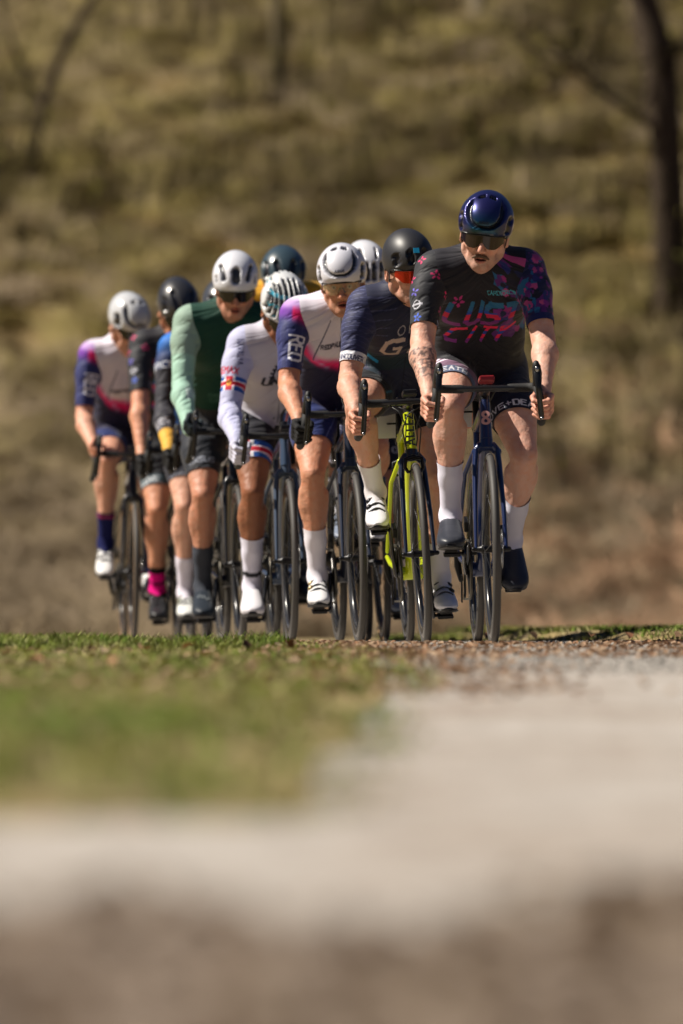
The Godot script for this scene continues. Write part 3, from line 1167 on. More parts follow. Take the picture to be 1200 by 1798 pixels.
	fd.into(body, func(p: Vector3, _n: Vector3) -> Color:
		var c := skin_color(skin, p, 1.0)
		for s: String in ["r", "l"]:
			var dk: float = (p - g.knee[s]).length()
			if dk < 0.085:
				c = c.lerp(Color(skin.r * 1.02, skin.g * 0.80, skin.b * 0.74), 0.5 * (1.0 - dk / 0.085))
			if (p - g.el[s]).length() < 0.06:
				c = c.lerp(Color(skin.r, skin.g * 0.82, skin.b * 0.76), 0.3)
		if tattoo and p.x < 0.0:
			var t := Rig.seg(p, g.el["r"], g.wr["r"])
			if t.x < 0.06 and t.y > 0.30 and t.y < 0.80 and ns.get_noise_3dv(p) > -0.02:
				c = c.lerp(Color(0.045, 0.05, 0.06), 0.75)
		return c)
	# head, on a finer grid, in its own axes
	var hf := head_field(d, g)
	var mb_head := MB.new()
	hf.into(mb_head, head_paint.bind(d))
	for i in mb_head.v.size():
		mb_head.v[i] = g.head * mb_head.v[i]
		mb_head.n[i] = g.head.basis * mb_head.n[i]
	append(body, mb_head)
	# hands
	for s: String in ["r", "l"]:
		var hm := hand_mesh(g.hand[s], g.wr[s], -1.0 if s == "r" else 1.0, d.get("glove_" + s, d.get("glove", null)) != null)
		var gl: Variant = d.get("glove_" + s, d.get("glove", null))
		if gl == null:
			for i in hm.col.size():
				hm.col[i] = skin_color(skin * Color(1.04, 0.90, 0.86), hm.v[i], 1.0)
			append(body, hm)
		else:
			part("glove", hm.mesh(cloth_mat("glove %s" % str(gl), gl, 0.8)), root)
	var skin_mat := vcol("skin", 0.53, 0.42)
	skin_mat.subsurf_scatter_enabled = true
	skin_mat.subsurf_scatter_strength = 0.04
	if skin_mat.heightmap_texture == null:
		# small hollows and blotches of living skin
		skin_mat.uv1_triplanar = true
		skin_mat.uv1_scale = Vector3.ONE * 4.0
		skin_mat.albedo_texture = noise_tex(41, 0.030, [Color(1.0, 0.86, 0.80), Color(1.0, 0.95, 0.92), Color(1.0, 1.0, 1.0), Color(0.94, 0.93, 0.92)], 256, 5)
		skin_mat.heightmap_enabled = true
		skin_mat.heightmap_texture = noise_tex(42, 0.030, [], 256, 4)
		skin_mat.heightmap_scale = 0.30
	part("body", body.mesh(skin_mat), root)
	# clothing: a second skin a few millimetres out, cut at its hems
	var fc := fd
	fc.nets(0.0042)
	var nv := fc.v.size()
	# one array of signed distances to the hem per piece: trunk, arms, shorts' seat, thighs, socks
	var cut: Array[PackedFloat32Array] = []
	for k in 8:
		var one := PackedFloat32Array()
		one.resize(nv)
		one.fill(-1.0)
		cut.append(one)
	var nd := (g.neck0 - g.sc).normalized()
	var collar: float = d.get("collar", 0.115)
	var waist: float = d.get("waist", 0.06)
	for i in nv:
		var p := fc.v[i]
		var w := g.where(p)
		var right: bool = w[5] == "r"
		var mt: float = minf(w[1], w[2]) - w[0]
		var ma: float = minf(w[0], w[2]) - w[1]
		var ml: float = minf(w[0], w[1]) - w[2]
		var along := (p - g.hipc).dot(g.taxis) - waist
		var top := along
		var off := p - g.sc
		var up := off.dot(nd)
		if up > 0.0 and (off - nd * up).length() < 0.10:
			top = minf(top, collar - up)
		cut[0][i] = minf(mt, top)
		cut[1 if right else 2][i] = minf(ma, g.sleeve - w[3])
		cut[3][i] = minf(mt, -along)
		cut[4 if right else 5][i] = minf(ml, g.hem - w[4])
		cut[6 if right else 7][i] = minf(ml, w[4] - (0.86 - g.sock))
	var tex: ImageTexture = d.sheet
	var cm := StandardMaterial3D.new()
	cm.resource_name = "printed lycra " + str(d.id)
	cm.albedo_texture = tex
	cm.roughness = 0.62
	cm.metallic_specular = 0.35
	cm.rim_enabled = true
	cm.rim = 0.25
	cm.rim_tint = 0.6
	cm.heightmap_enabled = true
	cm.heightmap_texture = wrinkles()
	cm.heightmap_scale = 0.9
	var jersey := MB.new()
	var shorts := MB.new()
	for k in 3:
		cut_cloth(jersey, fc, cut[k], g.lay, k, no_call)
	for k in 3:
		cut_cloth(shorts, fc, cut[3 + k], g.lay, [0, 3, 4][k], no_call)
	part("jersey", jersey.mesh(cm), root)
	part("shorts", shorts.mesh(cm), root)
	for k in [[6, "r"], [7, "l"]]:
		var sc_: Color = d.sock_color
		var band: Array = d.get("sock_bands", [])
		var an: Vector3 = g.ankle[k[1]]
		var kn: Vector3 = g.knee[k[1]]
		var so := MB.new()
		cut_cloth(so, fc, cut[k[0]], no_call, -1, func(p: Vector3, _n: Vector3) -> Color:
			var t := (p - an).dot((kn - an).normalized())
			var c := sc_
			for bn: Array in band:
				if t > bn[0] and t < bn[1]:
					c = bn[2]
			return c)
		part("sock", so.mesh(vcol("sock knit", 0.85, 0.3)), root)
		make_shoe(root, g.foot[k[1]], d, k[1])
	make_helmet(root, g.head, d)
	make_glasses(root, g.head, d)
	if d.has("moustache"):
		var mf := Field.new(Vector3(-0.05, -0.09, 0.06), Vector3(0.05, -0.04, 0.12), 0.0025)
		for s: float in [-1.0, 1.0]:
			mf.cap(Vector3(0.002 * s, -0.0585, 0.1005), Vector3(0.016 * s, -0.061, 0.0965), 0.0058, 0.0062, 0.004)
			mf.cap(Vector3(0.016 * s, -0.061, 0.0965), Vector3(0.029 * s, -0.070, 0.085), 0.0062, 0.0035, 0.004)
		mf.nets()
		var mm := MB.new()
		mf.into(mm, func(_p: Vector3, _n: Vector3) -> Color: return d.moustache)
		part("moustache", mm.mesh(vcol("hair", 0.8, 0.3)), root).transform = g.head
	return root


# folds of stretched cloth, laid out on the same charts as the prints
func wrinkles() -> ImageTexture:
	if not meshes.has("wrinkles"):
		var n := FastNoiseLite.new()
		n.seed = 6
		n.frequency = 1.0
		n.fractal_octaves = 3
		var im := Image.create_empty(512, 512, false, Image.FORMAT_RGBA8)
		for y in 512:
			for x in 512:
				var h: float
				if x < 384 and y < 256:
					h = n.get_noise_2d(x * 0.012 + y * 0.01, y * 0.05 - absf(x - 192) * 0.03)
				elif y < 256 or x >= 384:
					h = n.get_noise_2d(x * 0.02, (y % 256) * 0.055 + x * 0.02)
				else:
					h = n.get_noise_2d(x * 0.018, y * 0.05 + x * 0.02)
				h = 0.5 + 0.5 * h - 0.35 * absf(h)
				im.set_pixel(x, y, Color(h, h, h))
		meshes["wrinkles"] = ImageTexture.create_from_image(im)
	return meshes["wrinkles"]


func append(a: MB, b: MB) -> void:
	var first := a.v.size()
	a.v.append_array(b.v)
	a.n.append_array(b.n)
	a.uv.append_array(b.uv)
	a.col.append_array(b.col)
	for i in b.ix:
		a.ix.append(i + first)


func cloth_mat(key: String, c: Color, rough := 0.75) -> StandardMaterial3D:
	var m := mat(key, c, rough)
	m.metallic_specular = 0.35
	m.rim_enabled = true
	m.rim = 0.2
	return m


func head_field(d: Dictionary, g: Rig) -> Field:
	var f := Field.new(Vector3(-0.105, -0.17, -0.13), Vector3(0.105, 0.14, 0.135), d.get("head_cell", 0.0045))
	var I := Basis.IDENTITY
	f.ell(Vector3(0, 0.035, -0.012), I, Vector3(0.076, 0.084, 0.095), 0.02)
	f.ell(Vector3(0, -0.028, 0.030), I, Vector3(0.063, 0.088, 0.060), 0.03)
	f.cap(Vector3(0, 0.014, 0.083), Vector3(0, -0.036, 0.109), 0.0085, 0.0118, 0.010)
	for s: float in [-1.0, 1.0]:
		f.cap(Vector3(0.050 * s, -0.058, 0.008), Vector3(0.014 * s, -0.100, 0.066), 0.024, 0.019, 0.025)
		f.cap(Vector3(0.060 * s, -0.020, -0.005), Vector3(0.050 * s, -0.062, 0.010), 0.020, 0.020, 0.02)
		f.ell(Vector3(0.043 * s, -0.028, 0.062), I, Vector3(0.022, 0.017, 0.020), 0.02)
		f.cap(Vector3(0.006 * s, 0.020, 0.084), Vector3(0.040 * s, 0.020, 0.073), 0.011, 0.010, 0.014)
		f.ell(Vector3(0.032 * s, -0.002, 0.094), I, Vector3(0.017, 0.011, 0.016), 0.012, true)
		f.ell(Vector3(0.0315 * s, -0.002, 0.0755), I, Vector3(0.0125, 0.0115, 0.0115), 0.003)
		f.ell(Vector3(0.0125 * s, -0.041, 0.098), I, Vector3(0.0085, 0.0075, 0.010), 0.006)
		f.ell(Vector3(0.081 * s, -0.012, -0.012), Basis(Vector3.UP, 0.45 * s), Vector3(0.0085, 0.031, 0.019), 0.006)
		f.ell(Vector3(0.089 * s, -0.010, -0.004), Basis(Vector3.UP, 0.45 * s), Vector3(0.006, 0.019, 0.010), 0.004, true)
		f.cap(Vector3(0.0 * s, -0.0655, 0.0925), Vector3(0.021 * s, -0.0695, 0.083), 0.0058, 0.0040, 0.006)
		f.cap(Vector3(0.0 * s, -0.0815, 0.0905), Vector3(0.017 * s, -0.0780, 0.083), 0.0068, 0.0045, 0.006)
	for s: float in [-1.0, 1.0]:
		f.ell(Vector3(0.031 * s, -0.056, 0.092), Basis(Vector3.BACK, 0.35 * s), Vector3(0.0035, 0.020, 0.008), 0.008, true)
		f.ell(Vector3(0.066 * s, -0.056, 0.050), Basis(Vector3.UP, 0.5 * s), Vector3(0.012, 0.022, 0.022), 0.02, true)
	f.ell(Vector3(0, -0.0735, 0.094), I, Vector3(0.017, 0.0038 * d.get("mouth", 1.0), 0.012), 0.003, true)
	f.ell(Vector3(0, -0.102, 0.073), I, Vector3(0.021, 0.015, 0.016), 0.018)
	var nb := g.head.affine_inverse() * (g.sc + Vector3(0, 0, 0.02))
	f.cap(Vector3(0, -0.05, -0.032), nb, 0.057, 0.062, 0.03)
	f.nets()
	return f


func head_paint(p: Vector3, _n: Vector3, d: Dictionary) -> Color:
	var skin: Color = d.skin
	var c := skin_color(skin, p * 1.7, 1.0)
	var dn := (p - Vector3(0, -0.035, 0.112)).length()
	if dn < 0.03:
		c = c.lerp(Color(skin.r * 1.03, skin.g * 0.74, skin.b * 0.66), 0.6 * (1.0 - dn / 0.03))
	for s: float in [-1.0, 1.0]:
		var dc := (p - Vector3(0.043 * s, -0.03, 0.075)).length()
		if dc < 0.035:
			c = c.lerp(Color(skin.r * 1.03, skin.g * 0.80, skin.b * 0.74), 0.5 * (1.0 - dc / 0.035))
		var e := p - Vector3(0.0315 * s, -0.002, 0.087)
		if e.length() < 0.0105:
			c = Color(0.03, 0.025, 0.02) if Vector2(e.x, e.y).length() < 0.0048 else Color(0.55, 0.52, 0.5)
	var ml := Vector2(p.x / 0.021, (p.y + 0.0735) / 0.013)
	if p.z > 0.08 and ml.length() < 1.0:
		c = Color(skin.r * 0.80, skin.g * 0.50, skin.b * 0.50)
		if absf(p.y + 0.0735) < 0.0035 and p.z < 0.09:
			c = Color(0.05, 0.02, 0.02)
	var st: float = d.get("stubble", 0.0)
	if st > 0.0 and p.y < -0.05 and p.z > 0.0 and ml.length() > 1.05 and dn > 0.02:
		var w := 0.5 + 0.5 * sin(p.x * 900.0) * sin(p.y * 800.0 + p.z * 700.0)
		c = c.lerp(Color(0.10, 0.075, 0.055), st * (0.6 + 0.4 * w) * smoothstep(-0.05, -0.065, p.y))
	if p.y > 0.0 and absf(p.x) > 0.058 and p.z > -0.02 and p.z < 0.045 and p.y < 0.05 or p.z < -0.045 and p.y > -0.055:
		c = d.get("hair", Color(0.05, 0.035, 0.025))
	if p.y > 0.0145 and p.y < 0.0245 and p.z > 0.06 and absf(p.x) > 0.012 and absf(p.x) < 0.05:
		c = d.get("hair", Color(0.05, 0.035, 0.025)).lerp(skin, 0.25)
	return c


func hand_mesh(hand: Array, wrist: Vector3, m: float, gloved: bool) -> MB:
	var o: Vector3 = hand[0]
	var b: Basis = hand[1]
	var mode: String = hand[2]
	var f := Field.new(o - Vector3.ONE * 0.13, o + Vector3.ONE * 0.13, 0.0036)
	var ex := 0.0016 if gloved else 0.0
	var arcs := [-18.0, 48.0, 112.0, 168.0] if mode == "drop" else [-62.0, 0.0, 58.0, 105.0]
	var rads := [0.038, 0.034, 0.029, 0.027]
	var offs := [0.032, 0.0115, -0.0095, -0.030]
	var lens := [1.0, 1.06, 1.0, 0.9]
	var knuckles: Array[Vector3] = []
	for i in 4:
		var p: Array[Vector3] = []
		for k in 4:
			var a := deg_to_rad(arcs[0] + (arcs[k] - arcs[0]) * lens[i])
			if i == 0 and mode == "drop":
				a = deg_to_rad(arcs[0] + (arcs[k] - arcs[0]) * 0.86)
			p.append(o + b.x * (offs[i] * (1.0 if k < 2 else 0.93) + (0.006 if i == 0 and k > 0 else 0.0)) + (b.y * cos(a) - b.z * sin(a)) * rads[k])
		knuckles.append(p[0])
		f.cap(p[0], p[1], 0.0104 + ex, 0.0098 + ex, 0.003)
		f.cap(p[1], p[2], 0.0098 + ex, 0.0090 + ex, 0.003)
		f.cap(p[2], p[3], 0.0090 + ex, 0.0078 + ex, 0.003)
	var heel := o + b.z * 0.052 + b.y * 0.020 if mode == "drop" else o - b.x * 0.055 + b.z * 0.040 + b.y * 0.010
	for i in 4:
		f.cap(knuckles[i], heel + (knuckles[i] - knuckles[1]) * 0.45, 0.0112 + ex, 0.0145 + ex, 0.012)
	f.cap(heel, wrist, 0.022 + ex, 0.0255 + ex, 0.015)
	# thumb round the inner side
	var t0 := heel - b.y * 0.006 + b.x * 0.010
	var t1: Vector3
	var t2: Vector3
	var t3: Vector3
	if mode == "drop":
		t1 = o + b.z * 0.030 - b.y * 0.012 + b.x * 0.030
		t2 = o + b.z * 0.004 - b.y * 0.027 + b.x * 0.036
		t3 = o - b.z * 0.016 - b.y * 0.026 + b.x * 0.034
	else:
		t1 = o + b.z * 0.030 - b.y * 0.018 - b.x * 0.015
		t2 = o + b.z * 0.012 - b.y * 0.029 + b.x * 0.010
		t3 = o - b.z * 0.008 - b.y * 0.029 + b.x * 0.022
	f.cap(t0, t1, 0.016 + ex, 0.0125 + ex, 0.012)
	f.cap(t1, t2, 0.0120 + ex, 0.0105 + ex, 0.005)
	f.cap(t2, t3, 0.0105 + ex, 0.0088 + ex, 0.004)
	f.nets()
	var mb := MB.new()
	f.into(mb, func(_p: Vector3, _n: Vector3) -> Color: return Color.WHITE)
	return mb


func make_shoe(root: Node3D, at: Transform3D, d: Dictionary, side: String) -> void:
	var sh := Node3D.new()
	sh.name = "shoe"
	root.add_child(sh, true)
	sh.transform = at
	var cover: bool = d.get("shoe_cover", false)
	var key := "shoe%s" % cover
	var sole_key := "sole"
	var secs := [[-0.168, 0.014, 0.040, 0.070], [-0.161, 0.025, 0.022, 0.092], [-0.145, 0.032, 0.015, 0.108], [-0.115, 0.0365, 0.012, 0.116], [-0.080, 0.0385, 0.010, 0.108], [-0.045, 0.0405, 0.007, 0.098], [-0.01, 0.0440, 0.004, 0.080], [0.03, 0.0455, 0.005, 0.064], [0.058, 0.0420, 0.009, 0.050], [0.078, 0.0320, 0.015, 0.043], [0.090, 0.018, 0.021, 0.036]]
	if not meshes.has(key):
		var m := MB.new()
		loft(m, secs, 18, 0.006 if cover else 0.0)
		meshes[key] = m.mesh()
		var so := MB.new()
		var ls := []
		for s: Array in secs:
			ls.append([s[0] * 1.01, s[1] * 1.03, s[2] - 0.008, s[2] + 0.006])
		loft(so, ls, 14, 0.0)
		so.box(Vector3(0, -0.008, -0.005), Vector3(0.022, 0.007, 0.03), Basis.IDENTITY, 0.004)
		so.box(Vector3(0, 0.002, -0.125), Vector3(0.018, 0.009, 0.018), Basis.IDENTITY, 0.004)
		meshes[sole_key] = so.mesh()
	var c: Color = d.get("shoe_" + side, d.shoe)
	part("upper", meshes[key], sh, cloth_mat("shoe %s" % str(c), c, d.get("shoe_rough", 0.38)))
	part("sole", meshes[sole_key], sh, mat("shoe sole", Color8(26, 26, 28), 0.4))
	if not cover:
		var kc: Color = d.get("dial", Color8(60, 60, 64))
		var dm := mat("shoe dial %s" % str(kc), kc, 0.3, 0.5)
		var sm := mat("shoe strap", Color8(60, 62, 66), 0.5)
		var out := -1.0 if side == "r" else 1.0
		for k in [[-0.055, 0.075, 0.026], [-0.015, 0.060, 0.028]]:
			var dl := MB.new()
			var b := Basis(Vector3.BACK, PI / 2 - 0.75 * out if out > 0 else PI / 2 + 0.75)
			dl.lathe([Vector2(0.0, 0.009), Vector2(0.010, 0.009), Vector2(0.0125, 0.004), Vector2(0.0125, -0.006), Vector2(0.0, -0.006)], 14, Vector3(k[2] * out, k[1] + 0.012, k[0]), false, b)
			part("dial", dl.mesh(dm), sh)
		for k in [[-0.058, 0.1045], [-0.020, 0.0875], [0.012, 0.0745]]:
			var st := MB.new()
			var pts := []
			for q in 7:
				var x := -0.030 + 0.010 * q
				pts.append(Vector3(x, k[1] - x * x * 14.0, k[0] + 0.004 * sin(q * 1.3)))
			st.tube(pts, [0.0035], 6, Vector3.UP, Vector2(1.7, 0.7))
			part("strap", st.mesh(sm), sh)
	elif d.has("cover_mark"):
		var tm := MB.new()
		for k in 3:
			var pts := []
			for q in 9:
				var w := TAU * q / 8.0
				var x := -0.018 + 0.017 * k + 0.0065 * cos(w)
				var zz := 0.0 + 0.010 * sin(w) + 0.012 * k
				pts.append(Vector3(x, 0.0905 - zz * 0.33 - x * x * 12.0, zz - 0.012))
			tm.tube(pts, [0.0016], 5)
		part("print", tm.mesh(mat("cover print", d.cover_mark, 0.6)), sh)


func loft(m: MB, secs: Array, sides: int, grow: float) -> void:
	var rings: Array[PackedInt32Array] = []
	for i in secs.size():
		var s: Array = secs[i]
		var ring := PackedInt32Array()
		var yc: float = (s[2] + s[3]) * 0.5
		var hh: float = (s[3] - s[2]) * 0.5 + grow
		var ww: float = s[1] + grow
		var a: Array = secs[maxi(i - 1, 0)]
		var b: Array = secs[mini(i + 1, secs.size() - 1)]
		var slope: float = (b[1] - a[1]) / maxf(b[0] - a[0], 1e-4)
		for k in sides:
			var w := TAU * k / sides
			var cx := cos(w)
			var cy := sin(w)
			var e := 0.75
			var p := Vector3(ww * signf(cx) * pow(absf(cx), e) * (1.0 - 0.18 * maxf(cy, 0.0)), yc + hh * signf(cy) * pow(absf(cy), e), s[0])
			ring.append(m.vert(p, Vector3(cx / ww, cy / hh, -slope / ww).normalized()))
		rings.append(ring)
	for i in rings.size() - 1:
		for k in sides:
			m.quad(rings[i][k], rings[i][(k + 1) % sides], rings[i + 1][(k + 1) % sides], rings[i + 1][k])
	for e in [0, rings.size() - 1]:
		var s: Array = secs[e]
		var cc := m.vert(Vector3(0, (s[2] + s[3]) * 0.5, s[0]), Vector3(0, 0, -1 if e == 0 else 1))
		for k in sides:
			m.tri(cc, rings[e][k], rings[e][(k + 1) % sides])


# vents of the helmets: strokes (x1, y1, x2, y2, half width) on the front of the dome, mirrored; "U" adds the wrap-round groove
const VENTS := {
	"wrap": [[0.12, 0.74, 0.28, 0.70, 0.050], [0.86, -0.30, 0.90, 0.10, 0.070], [0.82, -0.36, 0.88, -0.10, 0.050]],
	"round": [[0.0, -0.02, 0.0, 0.26, 0.200], [0.52, -0.02, 0.66, 0.42, 0.095], [0.82, -0.16, 0.86, 0.04, 0.035]],
	"teal": [[0.16, -0.02, 0.36, 0.56, 0.115], [0.78, -0.02, 0.78, 0.42, 0.090]],
	"smooth": [[0.27, -0.22, 0.29, 0.06, 0.115], [0.74, -0.26, 0.78, 0.0, 0.085]],
	"slots": [[0.15, -0.22, 0.16, 0.30, 0.105], [0.49, -0.22, 0.50, 0.30, 0.095], [0.76, -0.22, 0.76, 0.30, 0.060], [0.30, 0.52, 0.32, 0.78, 0.05]],
	"pods": [[0.22, 0.0, 0.44, 0.62, 0.115], [0.80, -0.10, 0.82, 0.30, 0.075]],
	"ribs": [[0.0, -0.24, 0.0, 0.90, 0.070], [0.24, -0.28, 0.22, 0.88, 0.076], [0.48, -0.30, 0.43, 0.76, 0.070], [0.69, -0.26, 0.60, 0.72, 0.062], [0.85, -0.20, 0.74, 0.58, 0.050], [0.96, -0.12, 0.84, 0.44, 0.032]],
}


func make_helmet(root: Node3D, head: Transform3D, d: Dictionary) -> void:
	var hn := Node3D.new()
	hn.name = "helmet"
	root.add_child(hn)
	hn.transform = head
	var kind: String = d.helmet
	var hx: float = d.get("helmet_w", 0.100)
	var ce := Vector3(0, 0.046, -0.012)
	var rad := Vector3(hx, 0.110, 0.138)
	var shell: Color = d.helmet_color
	var ventc: Color = d.get("vent_color", lin(48, 48, 54))
	var m := MB.new()
	var na := 104
	var ne := 40
	var tip := Basis(Vector3.RIGHT, deg_to_rad(20.0))   # turns the shield's middle, up and forward, to +z
	var first := 0
	var vents: Array = VENTS[kind]
	for i in ne + 1:
		for j in na:
			var az := TAU * j / na
			var ycut := -0.012 + 0.038 * maxf(cos(az), 0.0) ** 1.5 - 0.030 * maxf(-cos(az), 0.0)
			var e0 := asin(clampf((ycut - ce.y) / rad.y, -0.95, 0.95))
			var el := lerpf(e0, PI / 2, float(i) / ne)
			var u := Vector3(cos(el) * sin(az), sin(el), cos(el) * cos(az))
			var q := tip * u
			var s := 1.0
			if q.z > -0.8:
				for vt: Array in vents:
					var ax := absf(q.x)
					var pa := Vector2(vt[0], vt[1])
					var pb := Vector2(vt[2], vt[3])
					var pq := Vector2(ax, q.y)
					var ba := pb - pa
					var t := clampf((pq - pa).dot(ba) / ba.length_squared(), 0.0, 1.0)
					s = minf(s, (pq - pa - ba * t).length() - vt[4])
				if kind == "wrap" and q.z > 0.0:
					var gx := absf(q.x) / 0.62
					var gy := (q.y - 0.26) / 0.56
					var sup := pow(pow(gx, 2.3) + pow(absf(gy), 2.3), 1.0 / 2.3)
					var wd := 0.085 + 0.05 * smoothstep(-0.2, 0.2, q.y) if q.y < 0.40 else maxf(0.135 - (q.y - 0.40) * 0.6, -0.05)
					s = minf(s, (absf(sup - 1.0) - wd) * 0.6)
			var depth := smoothstep(0.012, -0.020, s)
			var brow := 0.0
			if i < 4:
				brow = 0.004 * (1.0 - i / 4.0)
			var r := rad * (1.0 - 0.13 * depth) - Vector3.ONE * brow
			var back := maxf(0.0, -u.z)
			var p := ce + Vector3(u.x * r.x * (1.0 - 0.10 * back), u.y * r.y, u.z * r.z * (1.0 + 0.05 * back))
			var sheen: Color = d.get("helmet_color2", shell)
			m.c = shell.lerp(sheen, smoothstep(0.35, -0.35, q.y) * smoothstep(0.75, 0.25, absf(q.x))).lerp(ventc, 1.0 if s < 0.0 else 0.0)
			if kind == "ribs" and s < 0.0 and (absf(q.y - 0.52) < 0.07 or absf(q.y - 0.12) < 0.07 or q.y < -0.24):
				m.c = lin(52, 168, 196)
			if i <= 1:
				m.c = m.c.lerp(Color(0.02, 0.02, 0.02), 0.5 if kind != "wrap" or d.get("dark_rim", false) else 0.0)
			m.vert(p, Vector3.ZERO)
	for i in ne:
		for j in na:
			var j2 := (j + 1) % na
			var a := i * na + j
			var b := i * na + j2
			var c := (i + 1) * na + j2
			var e := (i + 1) * na + j
			for t in [[a, b, c], [a, c, e]]:
				var nn := (m.v[t[1]] - m.v[t[0]]).cross(m.v[t[2]] - m.v[t[0]])
				if nn.dot(m.v[t[0]] - ce) < 0.0:
					nn = -nn
				for k: int in t:
					m.n[k] += nn
				m.ix.append_array([t[0], t[2], t[1]])
	for k in m.n.size():
		m.n[k] = m.n[k].normalized() if m.n[k].length() > 0.0 else Vector3.UP
	var hm := vcol("helmet shell %.2f %.2f" % [d.get("helmet_rough", 0.3), d.get("helmet_metal", 0.0)], d.get("helmet_rough", 0.3), 0.5)
	hm.metallic = d.get("helmet_metal", 0.0)
	hm.clearcoat_enabled = true
	hm.clearcoat = 0.5 if d.get("helmet_rough", 0.3) < 0.4 else 0.0
	hm.clearcoat_roughness = 0.08
	part("shell", m.mesh(hm), hn)
	# lining seen under the rim
	var li := MB.new()
	li.c = Color(0.02, 0.02, 0.022)
	for j in na:
		var az := TAU * j / na
		var ycut := -0.012 + 0.038 * maxf(cos(az), 0.0) ** 1.5 - 0.030 * maxf(-cos(az), 0.0)
		var e0 := asin(clampf((ycut - ce.y) / rad.y, -0.95, 0.95))
		for k in 3:
			var el := e0 + [0.0, 0.03, 0.35][k] as float
			var sc: float = [0.965, 0.86, 0.80][k]
			var u := Vector3(cos(el) * sin(az), sin(el), cos(el) * cos(az))
			li.vert(ce + u * rad * sc, Vector3(-u.x, -0.4, -u.z).normalized())
	for j in na:
		for k in 2:
			li.quad(j * 3 + k, j * 3 + k + 1, ((j + 1) % na) * 3 + k + 1, ((j + 1) % na) * 3 + k)
	part("lining", li.mesh(vcol("helmet lining", 0.9, 0.2)), hn)
	# straps
	for s: float in [-1.0, 1.0]:
		var st := MB.new()
		var yb := Vector3(0.074 * s, -0.052, 0.004)
		st.tube([Vector3(0.083 * s, 0.015, 0.030), Vector3(0.080 * s, -0.02, 0.018), yb], [0.0058], 6, Vector3(0, 0, 1), Vector2(0.3, 1.0))
		st.tube([Vector3(0.080 * s, 0.005, -0.05), Vector3(0.082 * s, -0.025, -0.03), yb], [0.0058], 6, Vector3(0, 0, 1), Vector2(0.3, 1.0))
		st.tube([yb, Vector3(0.062 * s, -0.085, 0.018), Vector3(0.030 * s, -0.118, 0.035), Vector3(0.0, -0.126, 0.038)], [0.0058], 6, Vector3(0, 0, 1), Vector2(0.3, 1.0))
		part("strap", st.mesh(mat("helmet strap", Color8(22, 22, 24), 0.8)), hn)
	if d.has("helmet_mark"):
		var tm := TextMesh.new()
		var fo := SystemFont.new()
		fo.font_names = PackedStringArray(["Droid Sans"])
		fo.font_weight = 700
		tm.font = fo
		tm.text = d.helmet_mark
		tm.font_size = 64
		tm.depth = 0.0015
		tm.pixel_size = d.get("mark_h", 0.012) / 48.0
		tm.material = mat("helmet mark %s" % str(d.mark_color), d.mark_color, 0.4)
		var q: Vector2 = d.get("mark_at", Vector2(0, -0.14))
		var u := tip.transposed() * Vector3(q.x, q.y, sqrt(1.0 - q.length_squared()))
		var nn := (u / rad).normalized()
		var o := part("emblem", tm, hn)
		var right := Vector3.UP.cross(nn).normalized()
		o.transform = Transform3D(Basis(right, nn.cross(right), nn), ce + u * rad + nn * 0.001)
	if d.has("helmet_patch"):
		var pm := MB.new()
		var q := Vector2(-0.05, 0.12)
		var u := tip.transposed() * Vector3(q.x, q.y, sqrt(1.0 - q.length_squared()))
		var nn := (u / rad).normalized()
		var right := Vector3.UP.cross(nn).normalized()
		pm.box(ce + u * rad, Vector3(0.011, 0.010, 0.0012), Basis(right, nn.cross(right), nn), 0.0)
		part("emblem", pm.mesh(mat("helmet patch", d.helmet_patch, 0.4)), hn)


func make_glasses(root: Node3D, head: Transform3D, d: Dictionary) -> void:
	if not d.has("lens"):
		return
	var gn := Node3D.new()
	gn.name = "sunglasses"
	root.add_child(gn)
	gn.transform = head * Transform3D(Basis.IDENTITY, Vector3(0, 0.001, 0.004))
	var m := MB.new()
	var cols := 33
	var rows := 7
	for sd in 2:
		for i in rows:
			for j in cols:
				var w := lerpf(-1.12, 1.12, float(j) / (cols - 1))
				var x := 0.0755 * sin(w) / sin(1.12)
				var off := 0.0 if sd == 0 else 0.0018
				var top := 0.018 - 0.004 * absf(w)
				var bot := -0.031 + 0.024 * exp(-pow(x / 0.013, 2.0)) + 0.020 * smoothstep(0.55, 1.1, absf(w))
				var y := lerpf(bot, top, float(i) / (rows - 1))
				var z := 0.034 + 0.070 * cos(w) - y * 0.08
				var nn := Vector3(sin(w), 0.05, cos(w)).normalized()
				m.vert(Vector3(x, y, z) - nn * off, nn if sd == 0 else -nn)
	var per := rows * cols
	for sd in 2:
		for i in rows - 1:
			for j in cols - 1:
				var a := sd * per + i * cols + j
				m.quad(a, a + 1, a + cols + 1, a + cols)
	part("lens", m.mesh(d.lens), gn)
	var fm := mat("glasses frame", Color8(20, 20, 22), 0.35)
	var fr := MB.new()
	var pts := []
	for j in 17:
		var w := lerpf(-1.12, 1.12, j / 16.0)
		pts.append(Vector3(0.0758 * sin(w) / sin(1.12), 0.019 - 0.004 * absf(w), 0.034 + 0.0705 * cos(w) - 0.0015))
	fr.tube(pts, [0.0032], 8)
	part("frame", fr.mesh(fm), gn)
	for s: float in [-1.0, 1.0]:
		var tp := MB.new()
		tp.tube([Vector3(0.0757 * s, 0.012, 0.064), Vector3(0.0815 * s, 0.012, 0.03), Vector3(0.086 * s, 0.010, -0.005), Vector3(0.083 * s, -0.006, -0.045)], [0.0042, 0.0036, 0.003, 0.0028], 8, Vector3.UP, Vector2(0.6, 1.3))
		part("temple", tp.mesh(fm), gn)
	var ns := MB.new()
	for s: float in [-1.0, 1.0]:
		ns.tube([Vector3(0.006 * s, -0.004, 0.099), Vector3(0.0125 * s, -0.022, 0.094)], [0.0035], 6)
	part("nose_pad", ns.mesh(fm), gn)


